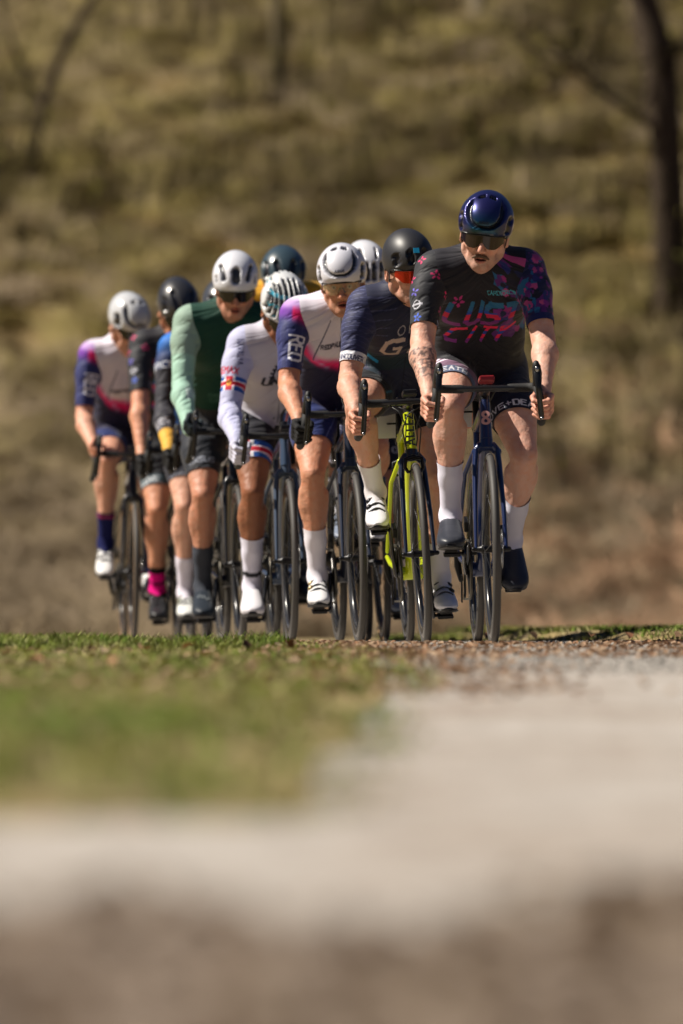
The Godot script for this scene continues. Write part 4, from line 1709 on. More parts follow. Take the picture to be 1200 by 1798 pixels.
# ------------------------------------------------------------------ kit prints
func kit_floral(lead: bool) -> ImageTexture:
	var black := Color8(40, 41, 47)
	var s := Sheet.new(Color8(22, 23, 28))
	s.on(CHARTS[0]).fill(Color8(28, 27, 36))
	var pink := Color8(225, 45, 110)
	var blue := Color8(48, 92, 190)
	var r := RandomNumberGenerator.new()
	r.seed = 9
	# camouflage-like dye on the left shoulder and sleeve
	var camo := [Color8(88, 34, 110), Color8(150, 44, 120), Color8(40, 44, 110), Color8(30, 34, 72), Color8(120, 40, 130), Color8(34, 92, 140), Color8(26, 26, 46), Color8(176, 70, 130)]
	for ch in [0, 2]:
		s.on(CHARTS[ch])
		if ch == 2:
			s.fill(Color8(46, 36, 84))
		for k in (230 if ch == 2 else 170):
			var at := Vector2(r.randf_range(0.0, 1.0), r.randf_range(0.0, 0.42)) if ch == 2 else Vector2(r.randf_range(0.585, 0.95), r.randf_range(0.02, 0.52))
			var p := PackedVector2Array()
			var big := r.randf_range(0.06, 0.09) if k < 40 else r.randf_range(0.015, 0.045)
			for q in 9:
				var w := TAU * q / 9.0
				var rr := big * r.randf_range(0.5, 1.2)
				p.append(at + Vector2(cos(w) * rr * (1.2 if ch == 2 else 0.45), sin(w) * rr * 0.7))
			s.poly(p, camo[r.randi() % camo.size()])
	s.on(CHARTS[2]).fill(Color8(28, 36, 92), 0.0, 0.415, 1.0, 0.50)
	# right sleeve: small flowers
	s.on(CHARTS[1]).fill(black)
	var fl := [[0.40, 0.10, pink], [0.66, 0.06, pink], [0.30, 0.20, pink], [0.55, 0.19, Color8(190, 40, 100)], [0.36, 0.285, Color8(120, 110, 220)], [0.72, 0.26, pink], [0.70, 0.36, Color8(200, 60, 120)], [0.40, 0.43, Color8(60, 100, 220)], [0.70, 0.44, Color8(150, 160, 190)], [0.15, 0.12, pink], [0.12, 0.30, blue]]
	for k in fl.size():
		s.flower(Vector2(fl[k][0], fl[k][1]), 0.026, fl[k][2], 4 + k % 2, k)
	s.ring(Vector2(0.38, 0.355), 0.026, 0.019, Color8(200, 200, 210), Color8(30, 30, 36))
	s.line(Vector2(0.32, 0.355), Vector2(0.44, 0.355), 0.012, Color8(190, 190, 200))
	# chest
	s.on(CHARTS[0])
	for k in [[0.33, 0.20, pink], [0.40, 0.26, Color8(180, 40, 120)], [0.30, 0.30, Color8(120, 50, 150)], [0.24, 0.14, pink], [0.16, 0.2, blue]]:
		s.flower(Vector2(k[0], k[1]), 0.035, k[2], 5, 2)
	var rp := [Color8(40, 108, 150), Color8(38, 100, 156), Color8(40, 76, 170), Color8(204, 32, 76), Color8(204, 32, 76), Color8(110, 40, 130), Color8(120, 40, 120)]
	s.text("LUST", Vector2(0.352, 0.405), 0.120, pink, 0.0, 0.25, 1.0, 0.32, rp, 2.0)
	s.text("CITY", Vector2(0.340, 0.535), 0.085, pink, -2.0, 0.26, 1.3, 0.8, [Color8(225, 30, 80), Color8(40, 70, 170), Color8(225, 30, 80), Color8(120, 40, 130)], 2.0)
	s.text("CARDERO", Vector2(0.54, 0.235), 0.022, Color8(70, 170, 190), -6.0, 0.2)
	# shorts: white bars on the right thigh, lettering on the left hem
	s.on(CHARTS[3]).fill(Color8(26, 27, 33))
	if lead:
		s.fill(Color8(128, 98, 122), 0.0, 0.36, 1.0, 0.80)
		for k in 3:
			s.poly(PackedVector2Array([Vector2(0.1, 0.42 + 0.062 * k), Vector2(0.62, 0.37 + 0.062 * k), Vector2(0.62, 0.40 + 0.062 * k), Vector2(0.1, 0.455 + 0.062 * k)]), Color8(226, 214, 228))
		s.fill(Color8(92, 104, 132), 0.0, 0.615, 1.0, 0.82)
		s.text("LE DEATH", Vector2(0.28, 0.662), 0.036, Color8(225, 225, 232), 0.0, 0.22)
	s.on(CHARTS[4]).fill(Color8(24, 30, 46))
	s.fill(Color8(22, 28, 48), 0.0, 0.58, 1.0, 0.85)
	s.text("LOVE+DEATH", Vector2(0.24, 0.660), 0.036, Color8(205, 208, 220), 0.0, 0.24, 1.15)
	if not lead:
		s.on(CHARTS[3]).fill(Color8(70, 88, 98), 0.0, 0.70, 1.0, 0.85)
		s.text("LOVE", Vector2(0.3, 0.765), 0.046, Color8(200, 205, 210), 0.0, 0.24)
	return s.texture()


func kit_fade() -> ImageTexture:
	var navy := Color8(44, 50, 104)
	var s := Sheet.new(Color8(24, 34, 84))
	var white := Color8(228, 222, 236)
	var pink := Color8(232, 24, 112)
	var viol := Color8(120, 60, 170)
	var cyan := Color8(90, 150, 190)
	s.on(CHARTS[0])
	s.dye(func(u: float, v: float) -> Color:
		var a := absf(u - 0.5)
		if a > 0.27:
			return white.lerp(navy, smoothstep(0.40, 0.55, v))
		var w := v + a * 0.42
		var edge := a + (v - 0.30) * 0.42 - 0.22 * smoothstep(0.28, 0.17, v)
		var c := white.lerp(Color8(214, 130, 190), smoothstep(0.125, 0.165, edge)).lerp(pink, smoothstep(0.155, 0.185, edge)).lerp(navy, smoothstep(0.19, 0.22, edge))
		if edge > 0.15:
			return c.lerp(Color8(30, 28, 62), smoothstep(0.50, 0.56, w))
		var low := cyan if a > 0.10 else pink
		c = c.lerp(low, smoothstep(0.40, 0.49, w))
		c = c.lerp(Color8(30, 28, 62), smoothstep(0.49, 0.56, w))
		return c, 48)
	s.line(Vector2(0.5, 0.1), Vector2(0.5, 0.8), 0.010, Color8(34, 36, 62))
	s.line(Vector2(0.425, 0.16), Vector2(0.375, 0.42), 0.007, Color8(60, 62, 96))
	s.line(Vector2(0.575, 0.16), Vector2(0.625, 0.42), 0.007, Color8(60, 62, 96))
	s.text("REDPAULO", Vector2(0.405, 0.325), 0.024, Color8(40, 40, 60), 0.0, 0.24)
	for ch in [1, 2]:
		s.on(CHARTS[ch])
		var inner := 1.0 if ch == 1 else -1.0
		s.dye(func(u: float, v: float) -> Color:
			var w := v - (u - 0.5) * inner * 0.16
			var c := white
			c = c.lerp(Color8(190, 150, 215), smoothstep(0.02, 0.09, w))
			c = c.lerp(pink if (u - 0.5) * inner > -0.03 else viol, smoothstep(0.09, 0.14, w))
			c = c.lerp(navy, smoothstep(0.145, 0.215, w))
			return c, 48)
		for k in 12:
			s.line(Vector2(0.04 + 0.08 * k, 0.22), Vector2(0.04 + 0.08 * k, 0.46), 0.004, Color8(62, 68, 128))
	s.on(CHARTS[1]).text("RED", Vector2(0.47, 0.275), 0.085, Color8(232, 232, 244), 90.0, 0.17, 0.66)
	s.on(CHARTS[2]).text("RED", Vector2(0.40, 0.275), 0.085, Color8(232, 232, 244), 90.0, 0.17, 0.66)
	for ch in [3, 4]:
		s.on(CHARTS[ch]).fill(Color8(24, 40, 98))
		s.line(Vector2(0.72, 0.2), Vector2(0.60, 0.7), 0.008, Color8(90, 110, 160))
		s.text("R", Vector2(0.38, 0.69), 0.05, Color8(225, 228, 240), 0.0, 0.25)
	return s.texture()


func kit_club_navy() -> ImageTexture:
	var s := Sheet.new(Color8(36, 40, 66))
	s.on(CHARTS[0]).fill(Color8(36, 40, 66))
	for k in 5:
		s.line(Vector2(0.24, 0.16 + 0.05 * k), Vector2(0.40, 0.12 + 0.05 * k), 0.006, Color8(66, 70, 104))
	s.poly(PackedVector2Array([Vector2(0.30, 0.50), Vector2(0.70, 0.46), Vector2(0.72, 0.56), Vector2(0.30, 0.60)]), Color8(32, 50, 64))
	s.poly(PackedVector2Array([Vector2(0.29, 0.51), Vector2(0.37, 0.54), Vector2(0.37, 0.56), Vector2(0.28, 0.535)]), Color8(40, 150, 215))
	s.line(Vector2(0.5, 0.1), Vector2(0.5, 0.78), 0.006, Color8(20, 22, 40))
	s.text("RIG", Vector2(0.50, 0.315), 0.040, Color8(190, 180, 180), 0.0, 0.2)
	s.ring(Vector2(0.455, 0.30), 0.030, 0.022, Color8(170, 165, 170), Color8(36, 40, 66))
	s.text("GIRA", Vector2(0.385, 0.455), 0.105, Color8(196, 176, 170), 2.0, 0.24, 1.4, 0.3)
	for ch in [1, 2]:
		s.on(CHARTS[ch]).fill(Color8(46, 50, 86))
		for k in 14:
			var y := 0.04 + 0.026 * k
			s.line(Vector2(0.0, y + 0.02), Vector2(0.5, y - 0.015), 0.0035, Color8(92, 96, 140))
			s.line(Vector2(0.5, y - 0.015), Vector2(1.0, y + 0.02), 0.0035, Color8(62, 66, 108))
		s.fill(Color8(232, 232, 240), 0.0, 0.402, 1.0, 0.50)
		s.text("RIDE VANCOUVER", Vector2(0.06, 0.438), 0.025, Color8(60, 62, 92), 2.0, 0.22, 0.92)
	for ch in [3, 4]:
		s.on(CHARTS[ch]).fill(Color8(24, 25, 31))
		s.line(Vector2(0.72, 0.3), Vector2(0.66, 0.76), 0.012, Color8(40, 96, 120))
	return s.texture()


func kit_plain(jersey: Color, shorts: Color, arm_r: Color, arm_l: Color) -> Sheet:
	var s := Sheet.new(jersey)
	s.on(CHARTS[1]).fill(arm_r)
	s.on(CHARTS[2]).fill(arm_l)
	s.on(CHARTS[3]).fill(shorts)
	s.on(CHARTS[4]).fill(shorts)
	s.on(CHARTS[0]).fill(shorts, 0.0, 0.80, 1.0, 1.0)
	return s


func flag_band(s: Sheet, y0: float, y1: float) -> void:
	var blue := Color8(30, 84, 170)
	var red := Color8(205, 34, 60)
	var white := Color8(230, 230, 240)
	var h := y1 - y0
	s.fill(blue, 0.0, y0, 1.0, y1)
	var mid := (y0 + y1) * 0.5
	for k in [[0.30, white, 0.34], [0.14, red, 0.20]]:
		for q in [[0.0, 0.0], [0.0, 1.0], [1.0, 0.0], [1.0, 1.0]]:
			s.line(Vector2(0.42, mid), Vector2(q[0], lerpf(y0, y1, q[1])), h * k[0] * 0.55, k[1])
	s.fill(white, 0.0, mid - h * 0.20, 1.0, mid + h * 0.20)
	s.fill(white, 0.34, y0, 0.50, y1)
	s.fill(red, 0.0, mid - h * 0.12, 1.0, mid + h * 0.12)
	s.fill(red, 0.375, y0, 0.465, y1)
	s.flower(Vector2(0.42, mid), h * 0.26, Color8(240, 190, 60), 7)


func kit_union() -> ImageTexture:
	var s := kit_plain(Color8(196, 194, 208), Color8(28, 29, 40), Color8(190, 192, 224), Color8(190, 192, 224))
	s.on(CHARTS[0])
	s.line(Vector2(0.5, 0.1), Vector2(0.5, 0.78), 0.005, Color8(120, 120, 138))
	s.ring(Vector2(0.50, 0.40), 0.088, 0.072, Color8(26, 28, 40), Color8(190, 188, 202))
	for k in 14:
		var w := PI + PI * k / 13.0
		s.line(Vector2(0.50, 0.40) + Vector2(cos(w) * 0.056, sin(w) * 0.084), Vector2(0.50, 0.40) + Vector2(cos(w) * 0.066, sin(w) * 0.1), 0.012, Color8(26, 28, 40))
	s.fill(Color8(190, 188, 202), 0.42, 0.405, 0.58, 0.50)
	s.text("UNION", Vector2(0.405, 0.475), 0.065, Color8(22, 24, 38), 0.0, 0.28, 1.0, 0.15)
	for ch in [1, 2]:
		s.on(CHARTS[ch]).text("REMAX", Vector2(0.22, 0.325), 0.034, Color8(214, 70, 96), 4.0, 0.22, 1.0)
		s.text("NAVALIA", Vector2(0.46, 0.13), 0.030, Color8(90, 92, 130), 82.0, 0.18, 0.8)
		flag_band(s, 0.352, 0.436)
	s.on(CHARTS[3])
	flag_band(s, 0.615, 0.75)
	s.on(CHARTS[4])
	flag_band(s, 0.615, 0.75)
	return s.texture()


func kit_green() -> ImageTexture:
	var s := kit_plain(Color8(12, 62, 49), Color8(34, 38, 48), Color8(150, 176, 160), Color8(150, 176, 160))
	s.on(CHARTS[0])
	s.fill(Color8(52, 52, 56), 0.0, 0.70, 1.0, 0.80)
	s.line(Vector2(0.5, 0.1), Vector2(0.5, 0.72), 0.006, Color8(8, 44, 36))
	s.text("CHROME", Vector2(0.40, 0.60), 0.022, Color8(70, 110, 95), 0.0, 0.2)
	s.text("CLUB", Vector2(0.41, 0.635), 0.022, Color8(70, 110, 95), 0.0, 0.2)
	for ch in [1, 2]:
		s.on(CHARTS[ch]).fill(Color8(146, 172, 156), 0.0, 0.0, 1.0, 0.36)
		s.fill(Color8(158, 196, 178), 0.0, 0.36, 1.0, 1.0)
		s.text("QUOC", Vector2(0.52, 0.64), 0.07, Color8(214, 232, 226), 84.0, 0.2, 0.45)
	for ch in [3, 4]:
		s.on(CHARTS[ch])
		s.text("EXSUS", Vector2(0.36, 0.745), 0.040, Color8(150, 156, 172), 0.0, 0.2)
	return s.texture()


func kit_blue() -> ImageTexture:
	var s := kit_plain(Color8(24, 98, 190), Color8(30, 32, 48), Color8(30, 66, 130), Color8(30, 66, 130))
	for ch in [1, 2]:
		s.on(CHARTS[ch])
		s.dye(func(_u: float, v: float) -> Color: return Color8(28, 116, 210).lerp(Color8(34, 48, 90), smoothstep(0.06, 0.24, v)), 32)
		s.fill(Color8(48, 48, 58), 0.0, 0.30, 1.0, 0.82)
		s.text("GRCO", Vector2(0.24, 0.30), 0.040, Color8(215, 220, 230), -6.0, 0.2, 1.2)
		s.text("DLERS", Vector2(0.10, 0.79), 0.055, Color8(180, 180, 190), -4.0, 0.2, 0.9)
		s.fill(Color8(228, 176, 66), 0.0, 0.815, 1.0, 1.0)
	for ch in [3, 4]:
		s.on(CHARTS[ch]).text("CASTOR", Vector2(0.30, 0.755), 0.030, Color8(160, 164, 178), 0.0, 0.2)
	return s.texture()


func kit_yellow() -> ImageTexture:
	return kit_plain(Color8(226, 168, 44), Color8(28, 28, 32), Color8(226, 168, 44), Color8(226, 168, 44)).texture()


func kit_dark_elite() -> ImageTexture:
	var s := kit_plain(Color8(40, 42, 60), Color8(26, 28, 44), Color8(40, 42, 60), Color8(40, 42, 60))
	for ch in [3, 4]:
		s.on(CHARTS[ch]).text("ELLIOT", Vector2(0.30, 0.70), 0.045, Color8(170, 172, 190), 0.0, 0.2)
	return s.texture()


func lens_mat(key: String, c: Color, metal: float, rough := 0.06) -> StandardMaterial3D:
	var m := mat("lens " + key, c, rough, metal)
	m.clearcoat_enabled = true
	m.clearcoat = 0.25
	m.clearcoat_roughness = 0.03
	return m


# ------------------------------------------------------------------ the bunch
func build_peloton() -> void:
	var black := Color8(30, 30, 33)
	var white := Color8(236, 236, 240)
	var clear := mat("lens clear", Color(0.80, 0.74, 0.55, 0.13), 0.05)
	clear.transparency = BaseMaterial3D.TRANSPARENCY_ALPHA
	var dark := lens_mat("dark", Color8(22, 18, 18), 0.0)
	var floral := kit_floral(true)
	var floral2 := kit_floral(false)
	var fade := kit_fade()
	var riders := [
		{
			id = 10, x = 0.534, z = -22.0, yaw_bike = 2.0, lean = 1.3, eye = Vector3(0.009, 1.441, -0.25), pitch = 16.0, yaw = -9.0, roll = -9.0,
			skin = lin(216, 175, 157), crank = 20.0, pitch_r = 6.0, pitch_l = 32.0, sheet = floral, sleeve = 0.235, hem = 0.275, sock = 0.205, sock_color = lin(222, 220, 236),
			shoe = Color8(54, 57, 66), shoe_cover = true, helmet = "wrap", helmet_color = lin(44, 46, 98), helmet_color2 = lin(16, 72, 94), helmet_metal = 0.6, helmet_rough = 0.30, dark_rim = true,
			helmet_mark = "ABUS", mark_color = Color8(18, 20, 40), mark_h = 0.011, lens = lens_mat("brown", Color8(34, 20, 18), 0.1), moustache = Color(0.13, 0.085, 0.055), stubble = 0.32, head_cell = 0.0034, tattoo = true, sw = 0.180, sdrop = 0.085, build = 1.03,
			elbow = 0.45, tilt = 0.0, frame = Color8(24, 40, 84), computer = Color8(128, 26, 32), plate = 1.0, logo = "8", logo_h = 0.052, logo_color = Color8(196, 150, 150), spin = 0.2, knee_l = 0.16, knee_r = 0.05,
			who = "rider leading the bunch in black and purple floral jersey and dark blue helmet",
			bike = "dark blue racing bicycle with red computer, ridden at the head of the bunch",
		},
		{
			id = 9, x = 0.314, z = -23.2, yaw_bike = 3.0, lean = 3.6, eye = Vector3(0.062, 1.385, -0.25), pitch = 14.0, yaw = 14.0, roll = 0.0,
			skin = lin(210, 166, 146), crank = 80.0, pitch_r = 14.0, pitch_l = 10.0, sheet = kit_club_navy(), sleeve = 0.235, hem = 0.26, sock = 0.155, sock_color = lin(226, 222, 226),
			shoe = Color8(226, 226, 232), dial = Color8(38, 38, 42), helmet = "smooth", helmet_color = lin(44, 45, 48), helmet_rough = 0.45, helmet_w = 0.094, head_cell = 0.0036, stubble = 0.15, helmet_patch = Color8(40, 170, 220),
			lens = lens_mat("red mirror", Color8(196, 48, 18), 0.65, 0.10), sw = 0.182, knee_r = 0.22, knee_l = 0.05,
			frame = Color8(206, 222, 20), fork = Color8(24, 34, 56), discs = false, cables = 1.0, plate = 1.0, logo = "ALLEZ", logo_h = 0.034, logo_color = Color8(28, 34, 26), logo_up = true, spin = 0.7,
			who = "rider in navy jersey with white cuffs, black helmet and red mirrored glasses",
			bike = "bright yellow racing bicycle with a dark blue fork and black rim brakes",
		},
		{
			id = 7, x = 0.071, z = -24.5, yaw_bike = 4.5, lean = 2.0, eye = Vector3(-0.002, 1.413, -0.25), pitch = 14.0, yaw = -8.0, roll = 2.0,
			skin = lin(201, 150, 123), crank = -52.0, pitch_r = 6.0, pitch_l = 18.0, sheet = fade, sleeve = 0.245, hem = 0.29, sock = 0.20, sock_color = lin(230, 226, 236),
			shoe = Color8(234, 234, 236), dial = Color8(176, 156, 116), helmet = "wrap", helmet_color = lin(226, 226, 236), helmet_rough = 0.32, helmet_mark = "ABUS", mark_color = Color8(60, 62, 84), mark_h = 0.012,
			lens = clear, stubble = 0.25, head_cell = 0.0036, glove = Color8(30, 30, 32), mouth = 1.6, sw = 0.185, knee_r = 0.12,
			frame = Color8(30, 36, 52), fork = Color8(46, 54, 72), plate = 1.0, spin = 0.1,
			who = "rider with clear glasses, black gloves and a jersey fading from white through pink to navy",
			bike = "dark slate racing bicycle under the rider with clear glasses and black gloves",
		},
		{
			id = 8, x = 0.179, z = -25.9, yaw_bike = 4.0, lean = 3.0, eye = Vector3(0.031, 1.486, -0.25), pitch = 30.0, yaw = 6.0, roll = 0.0, cell = 0.014, head_cell = 0.006,
			skin = lin(200, 150, 124), crank = 70.0, pitch_r = 12.0, pitch_l = 12.0, sheet = kit_dark_elite(), sock_color = lin(226, 224, 232), shoe = Color8(130, 140, 160), dial = black,
			helmet = "slots", helmet_color = lin(228, 228, 234), helmet_mark = "POC", mark_color = Color8(30, 30, 36), mark_at = Vector2(0.62, 0.12), mark_h = 0.020, lens = dark, hip_z = -0.79, hem = 0.36,
			frame = Color8(26, 28, 34), tan = true, discs = true, spin = 0.5,
			who = "rider in a white slotted helmet, mostly hidden behind the rider in navy",
			bike = "black racing bicycle with tan side walls, behind the yellow bicycle",
		},
		{
			id = 6, x = -0.204, z = -25.5, yaw_bike = 4.5, lean = 1.0, eye = Vector3(0.025, 1.312, -0.25), pitch = 44.0, yaw = 12.0, roll = 0.0,
			skin = lin(150, 104, 78), crank = -85.0, pitch_r = 6.0, pitch_l = 14.0, sheet = kit_union(), sleeve = 0.70, hem = 0.31, sock = 0.22, sock_color = lin(222, 220, 236), sock_bands = [[0.055, 0.075, Color(0.02, 0.02, 0.025)]],
			shoe = Color8(232, 230, 236), shoe_cover = true, helmet = "ribs", helmet_color = lin(222, 224, 226), lens = dark, glove = Color8(206, 206, 226), sw = 0.180, sdrop = 0.055, sback = 0.17, bar_dy = -0.055,
			frame = Color8(60, 78, 104), fork = Color8(70, 84, 104), spin = 0.9, ua = 0.30, fa = 0.27,
			who = "rider with lowered head, white flag-banded jersey and ribbed white and cyan helmet",
			bike = "slate blue racing bicycle under the rider in the white jersey",
		},
		{
			id = 4, x = -0.426, z = -26.6, yaw_bike = 5.0, lean = 1.5, eye = Vector3(0.033, 1.495, -0.25), pitch = 24.0, yaw = -4.0, roll = -2.0,
			skin = lin(198, 148, 124), crank = -80.0, pitch_r = 10.0, pitch_l = 16.0, sheet = kit_green(), sleeve = 0.72, hem = 0.34, sock = 0.19, sock_color = lin(70, 74, 84),
			shoe = Color8(36, 44, 54), shoe_cover = true, cover_mark = Color8(150, 160, 168), shoe_rough = 0.5, helmet = "round", helmet_color = lin(224, 226, 234), helmet_rough = 0.38, lens = dark, stubble = 0.2, head_cell = 0.0038,
			glove = Color8(44, 54, 60), grip_r = "hood", grip_l = "hood", sw = 0.185, sdrop = 0.09, sx = 0.01,
			frame = Color8(26, 27, 30), spin = 0.4,
			who = "rider in dark green jersey with pale green sleeves, grey gloves and a white helmet",
			bike = "black racing bicycle under the rider in the green jersey",
		},
		{
			id = 5, x = -0.231, z = -27.6, yaw_bike = 5.0, lean = 1.0, eye = Vector3(0.027, 1.563, -0.25), pitch = 34.0, yaw = 0.0, roll = 0.0, cell = 0.014, head_cell = 0.006,
			skin = lin(204, 154, 128), crank = 30.0, sheet = kit_yellow(), sock_color = lin(60, 60, 66), shoe = black, helmet = "teal", helmet_color = lin(58, 74, 84), helmet_rough = 0.34, helmet_w = 0.105, lens = dark,
			grip_r = "hood", grip_l = "hood", hip_y = 1.08, hip_z = -0.72, sdrop = 0.01, sback = 0.17, frame = Color8(34, 34, 38), spin = 0.4, ua = 0.35, fa = 0.33,
			who = "rider in yellow jersey and dark teal helmet behind the cyan and white helmet",
			bike = "dark grey racing bicycle under the rider in the yellow jersey",
		},
		{
			id = 3, x = -0.540, z = -28.3, yaw_bike = 5.0, lean = 2.0, eye = Vector3(0.085, 1.455, -0.25), sx = 0.02, pitch = 34.0, yaw = 4.0, roll = 0.0, head_cell = 0.006,
			skin = lin(216, 172, 150), crank = -88.0, pitch_r = 6.0, pitch_l = 14.0, sheet = kit_blue(), sleeve = 0.70, hem = 0.31, sock = 0.18, sock_color = lin(226, 220, 234),
			shoe = Color8(224, 226, 224), dial = Color8(120, 124, 110), helmet = "round", helmet_color = lin(70, 72, 78), lens = dark, glove = Color8(26, 26, 28), sw = 0.185, ua = 0.305, fa = 0.275,
			frame = Color8(28, 28, 32), spin = 0.8,
			who = "rider in blue jersey with dark and yellow sleeves, head hidden behind the green rider",
			bike = "black racing bicycle under the rider in the blue jersey",
		},
		{
			id = 2, x = -0.703, z = -29.3, yaw_bike = 5.0, lean = 1.5, eye = Vector3(0.007, 1.514, -0.25), pitch = 38.0, yaw = 10.0, roll = 0.0, head_cell = 0.006,
			skin = lin(205, 152, 123), crank = -86.0, pitch_r = 8.0, pitch_l = 14.0, sheet = floral2, sleeve = 0.27, hem = 0.33, sock = 0.135, sock_color = lin(26, 24, 28),
			sock_bands = [[0.012, 0.052, lin(240, 20, 140)], [0.062, 0.105, lin(240, 20, 140)]], shoe = Color8(46, 46, 50), dial = Color8(90, 90, 94), helmet = "pods", helmet_color = lin(50, 50, 54), helmet_rough = 0.38, lens = dark,
			glove = Color8(26, 26, 28), sw = 0.185, ua = 0.31, fa = 0.28, frame = Color8(24, 24, 27), spin = 0.6,
			who = "rider in black floral jersey with a black helmet and pink and black striped socks",
			bike = "black racing bicycle under the rider with pink and black socks",
		},
		{
			id = 1, x = -0.998, z = -30.0, yaw_bike = 4.6, lean = -0.5, eye = Vector3(0.004, 1.494, -0.25), sx = -0.02, pitch = 30.0, yaw = 22.0, roll = 0.0,
			skin = lin(214, 168, 146), crank = 18.0, pitch_r = 22.0, pitch_l = 20.0, sheet = fade, sleeve = 0.265, hem = 0.27, sock = 0.16, sock_color = lin(30, 36, 88), sock_bands = [[0.135, 0.15, lin(150, 50, 90)]],
			shoe = Color8(236, 236, 236), dial = Color8(150, 150, 150), helmet = "wrap", helmet_color = lin(206, 208, 212), helmet_rough = 0.22, helmet_mark = "ABUS", mark_color = Color8(60, 62, 84), mark_h = 0.012, lens = dark,
			grip_r = "hood", grip_l = "drop", sw = 0.185, ua = 0.31, fa = 0.285, frame = Color8(30, 30, 33), tan = true, spin = 0.3,
			who = "rider at the tail of the bunch with navy socks and white to navy jersey",
			bike = "black racing bicycle with tan side walls at the tail of the bunch",
		},
	]
	for d: Dictionary in riders:
		var y := ground_y(d.x, d.z)
		var t := Transform3D(Basis(Vector3.UP, deg_to_rad(d.yaw_bike)) * Basis(Vector3.BACK, deg_to_rad(d.lean)), Vector3(d.x, y, d.z))
		var b := make_bike(d, d.bike)
		b.transform = t
		var p := make_person(d, d.who)
		p.transform = t


# ------------------------------------------------------------------ ground
var lumps := FastNoiseLite.new()


# the path: true where the gravel lies
func on_path(x: float, z: float) -> float:   # > 0 on gravel, roughly metres from its edge
	var d := -z
	# near edge of the grass tongue: the path runs across in front of it
	var cross := 6.6 + 0.22 * sin(x * 1.7) + 0.3 * lumps.get_noise_2d(x * 80.0, d * 40.0) - d
	# right edge of the grass tongue, then the bend's inner edge behind it
	var inner := x - (-0.06 + 0.19 * exp(-pow((d - 15.0) / 6.0, 2.0)) + 0.014 * sin(d * 2.1))
	if d > 18.5:
		inner = x - (0.03 - 0.23 * (d - 18.5) / 3.0 * (0.3 + 0.7 * smoothstep(18.5, 21.5, d)))
	if d > 21.5:
		inner = x - (-0.20 - (d - 21.5) * 0.165)
	var outer := 1.75 - maxf(0.0, d - 22.5) * 0.21 - x
	if d < 22.5:
		outer = 3.2 - smoothstep(14.0, 22.5, d) * 1.45 - x
	var p := minf(inner, outer)
	# nearest the lens, bare earth and leaf litter border the path again
	return minf(maxf(p, minf(cross, 6.0)), d - 4.70 - 0.16 * sin(x * 2.3 + 0.5) - 0.10 * sin(x * 7.1) + 0.9 * lumps.get_noise_2d(x * 120.0, d * 120.0))


func ground_y(x: float, z: float) -> float:
	var d := -z
	var y := 0.0
	if d < 21.0:
		y = -0.19 + 0.19 * pow(clampf(d / 21.0, 0.0, 1.0), 0.62)
	else:
		y = -0.004 * maxf(0.0, d - 22.0)
	# turf stands a little proud of the gravel
	var e := on_path(x, z)
	if d > 5.8 and d < 60.0:
		var proud := 0.014 if x < 0.6 or d < 22.0 else 0.050
		y += proud * smoothstep(0.02, -0.25, e) + 0.016 * lumps.get_noise_2d(x * 60.0, z * 60.0) * smoothstep(0.0, -0.3, e)
		y += smoothstep(0.0, -0.25, e) * smoothstep(11.0, 17.0, d) * smoothstep(25.0, 22.5, d) * (0.018 * lumps.get_noise_2d(x * 190.0, z * 40.0) - 0.026)
	# far away the land dips and then climbs as a wooded bank
	if d > 34.0:
		y -= 0.25 * smoothstep(34.0, 44.0, d)
	if d > 82.0:
		y += 20.8 * smoothstep(80.0, 216.0, d) * (1.0 + 0.12 * sin(x * 0.045 + 1.0)) + 14.0 * smoothstep(176.0, 304.0, d)
	return y


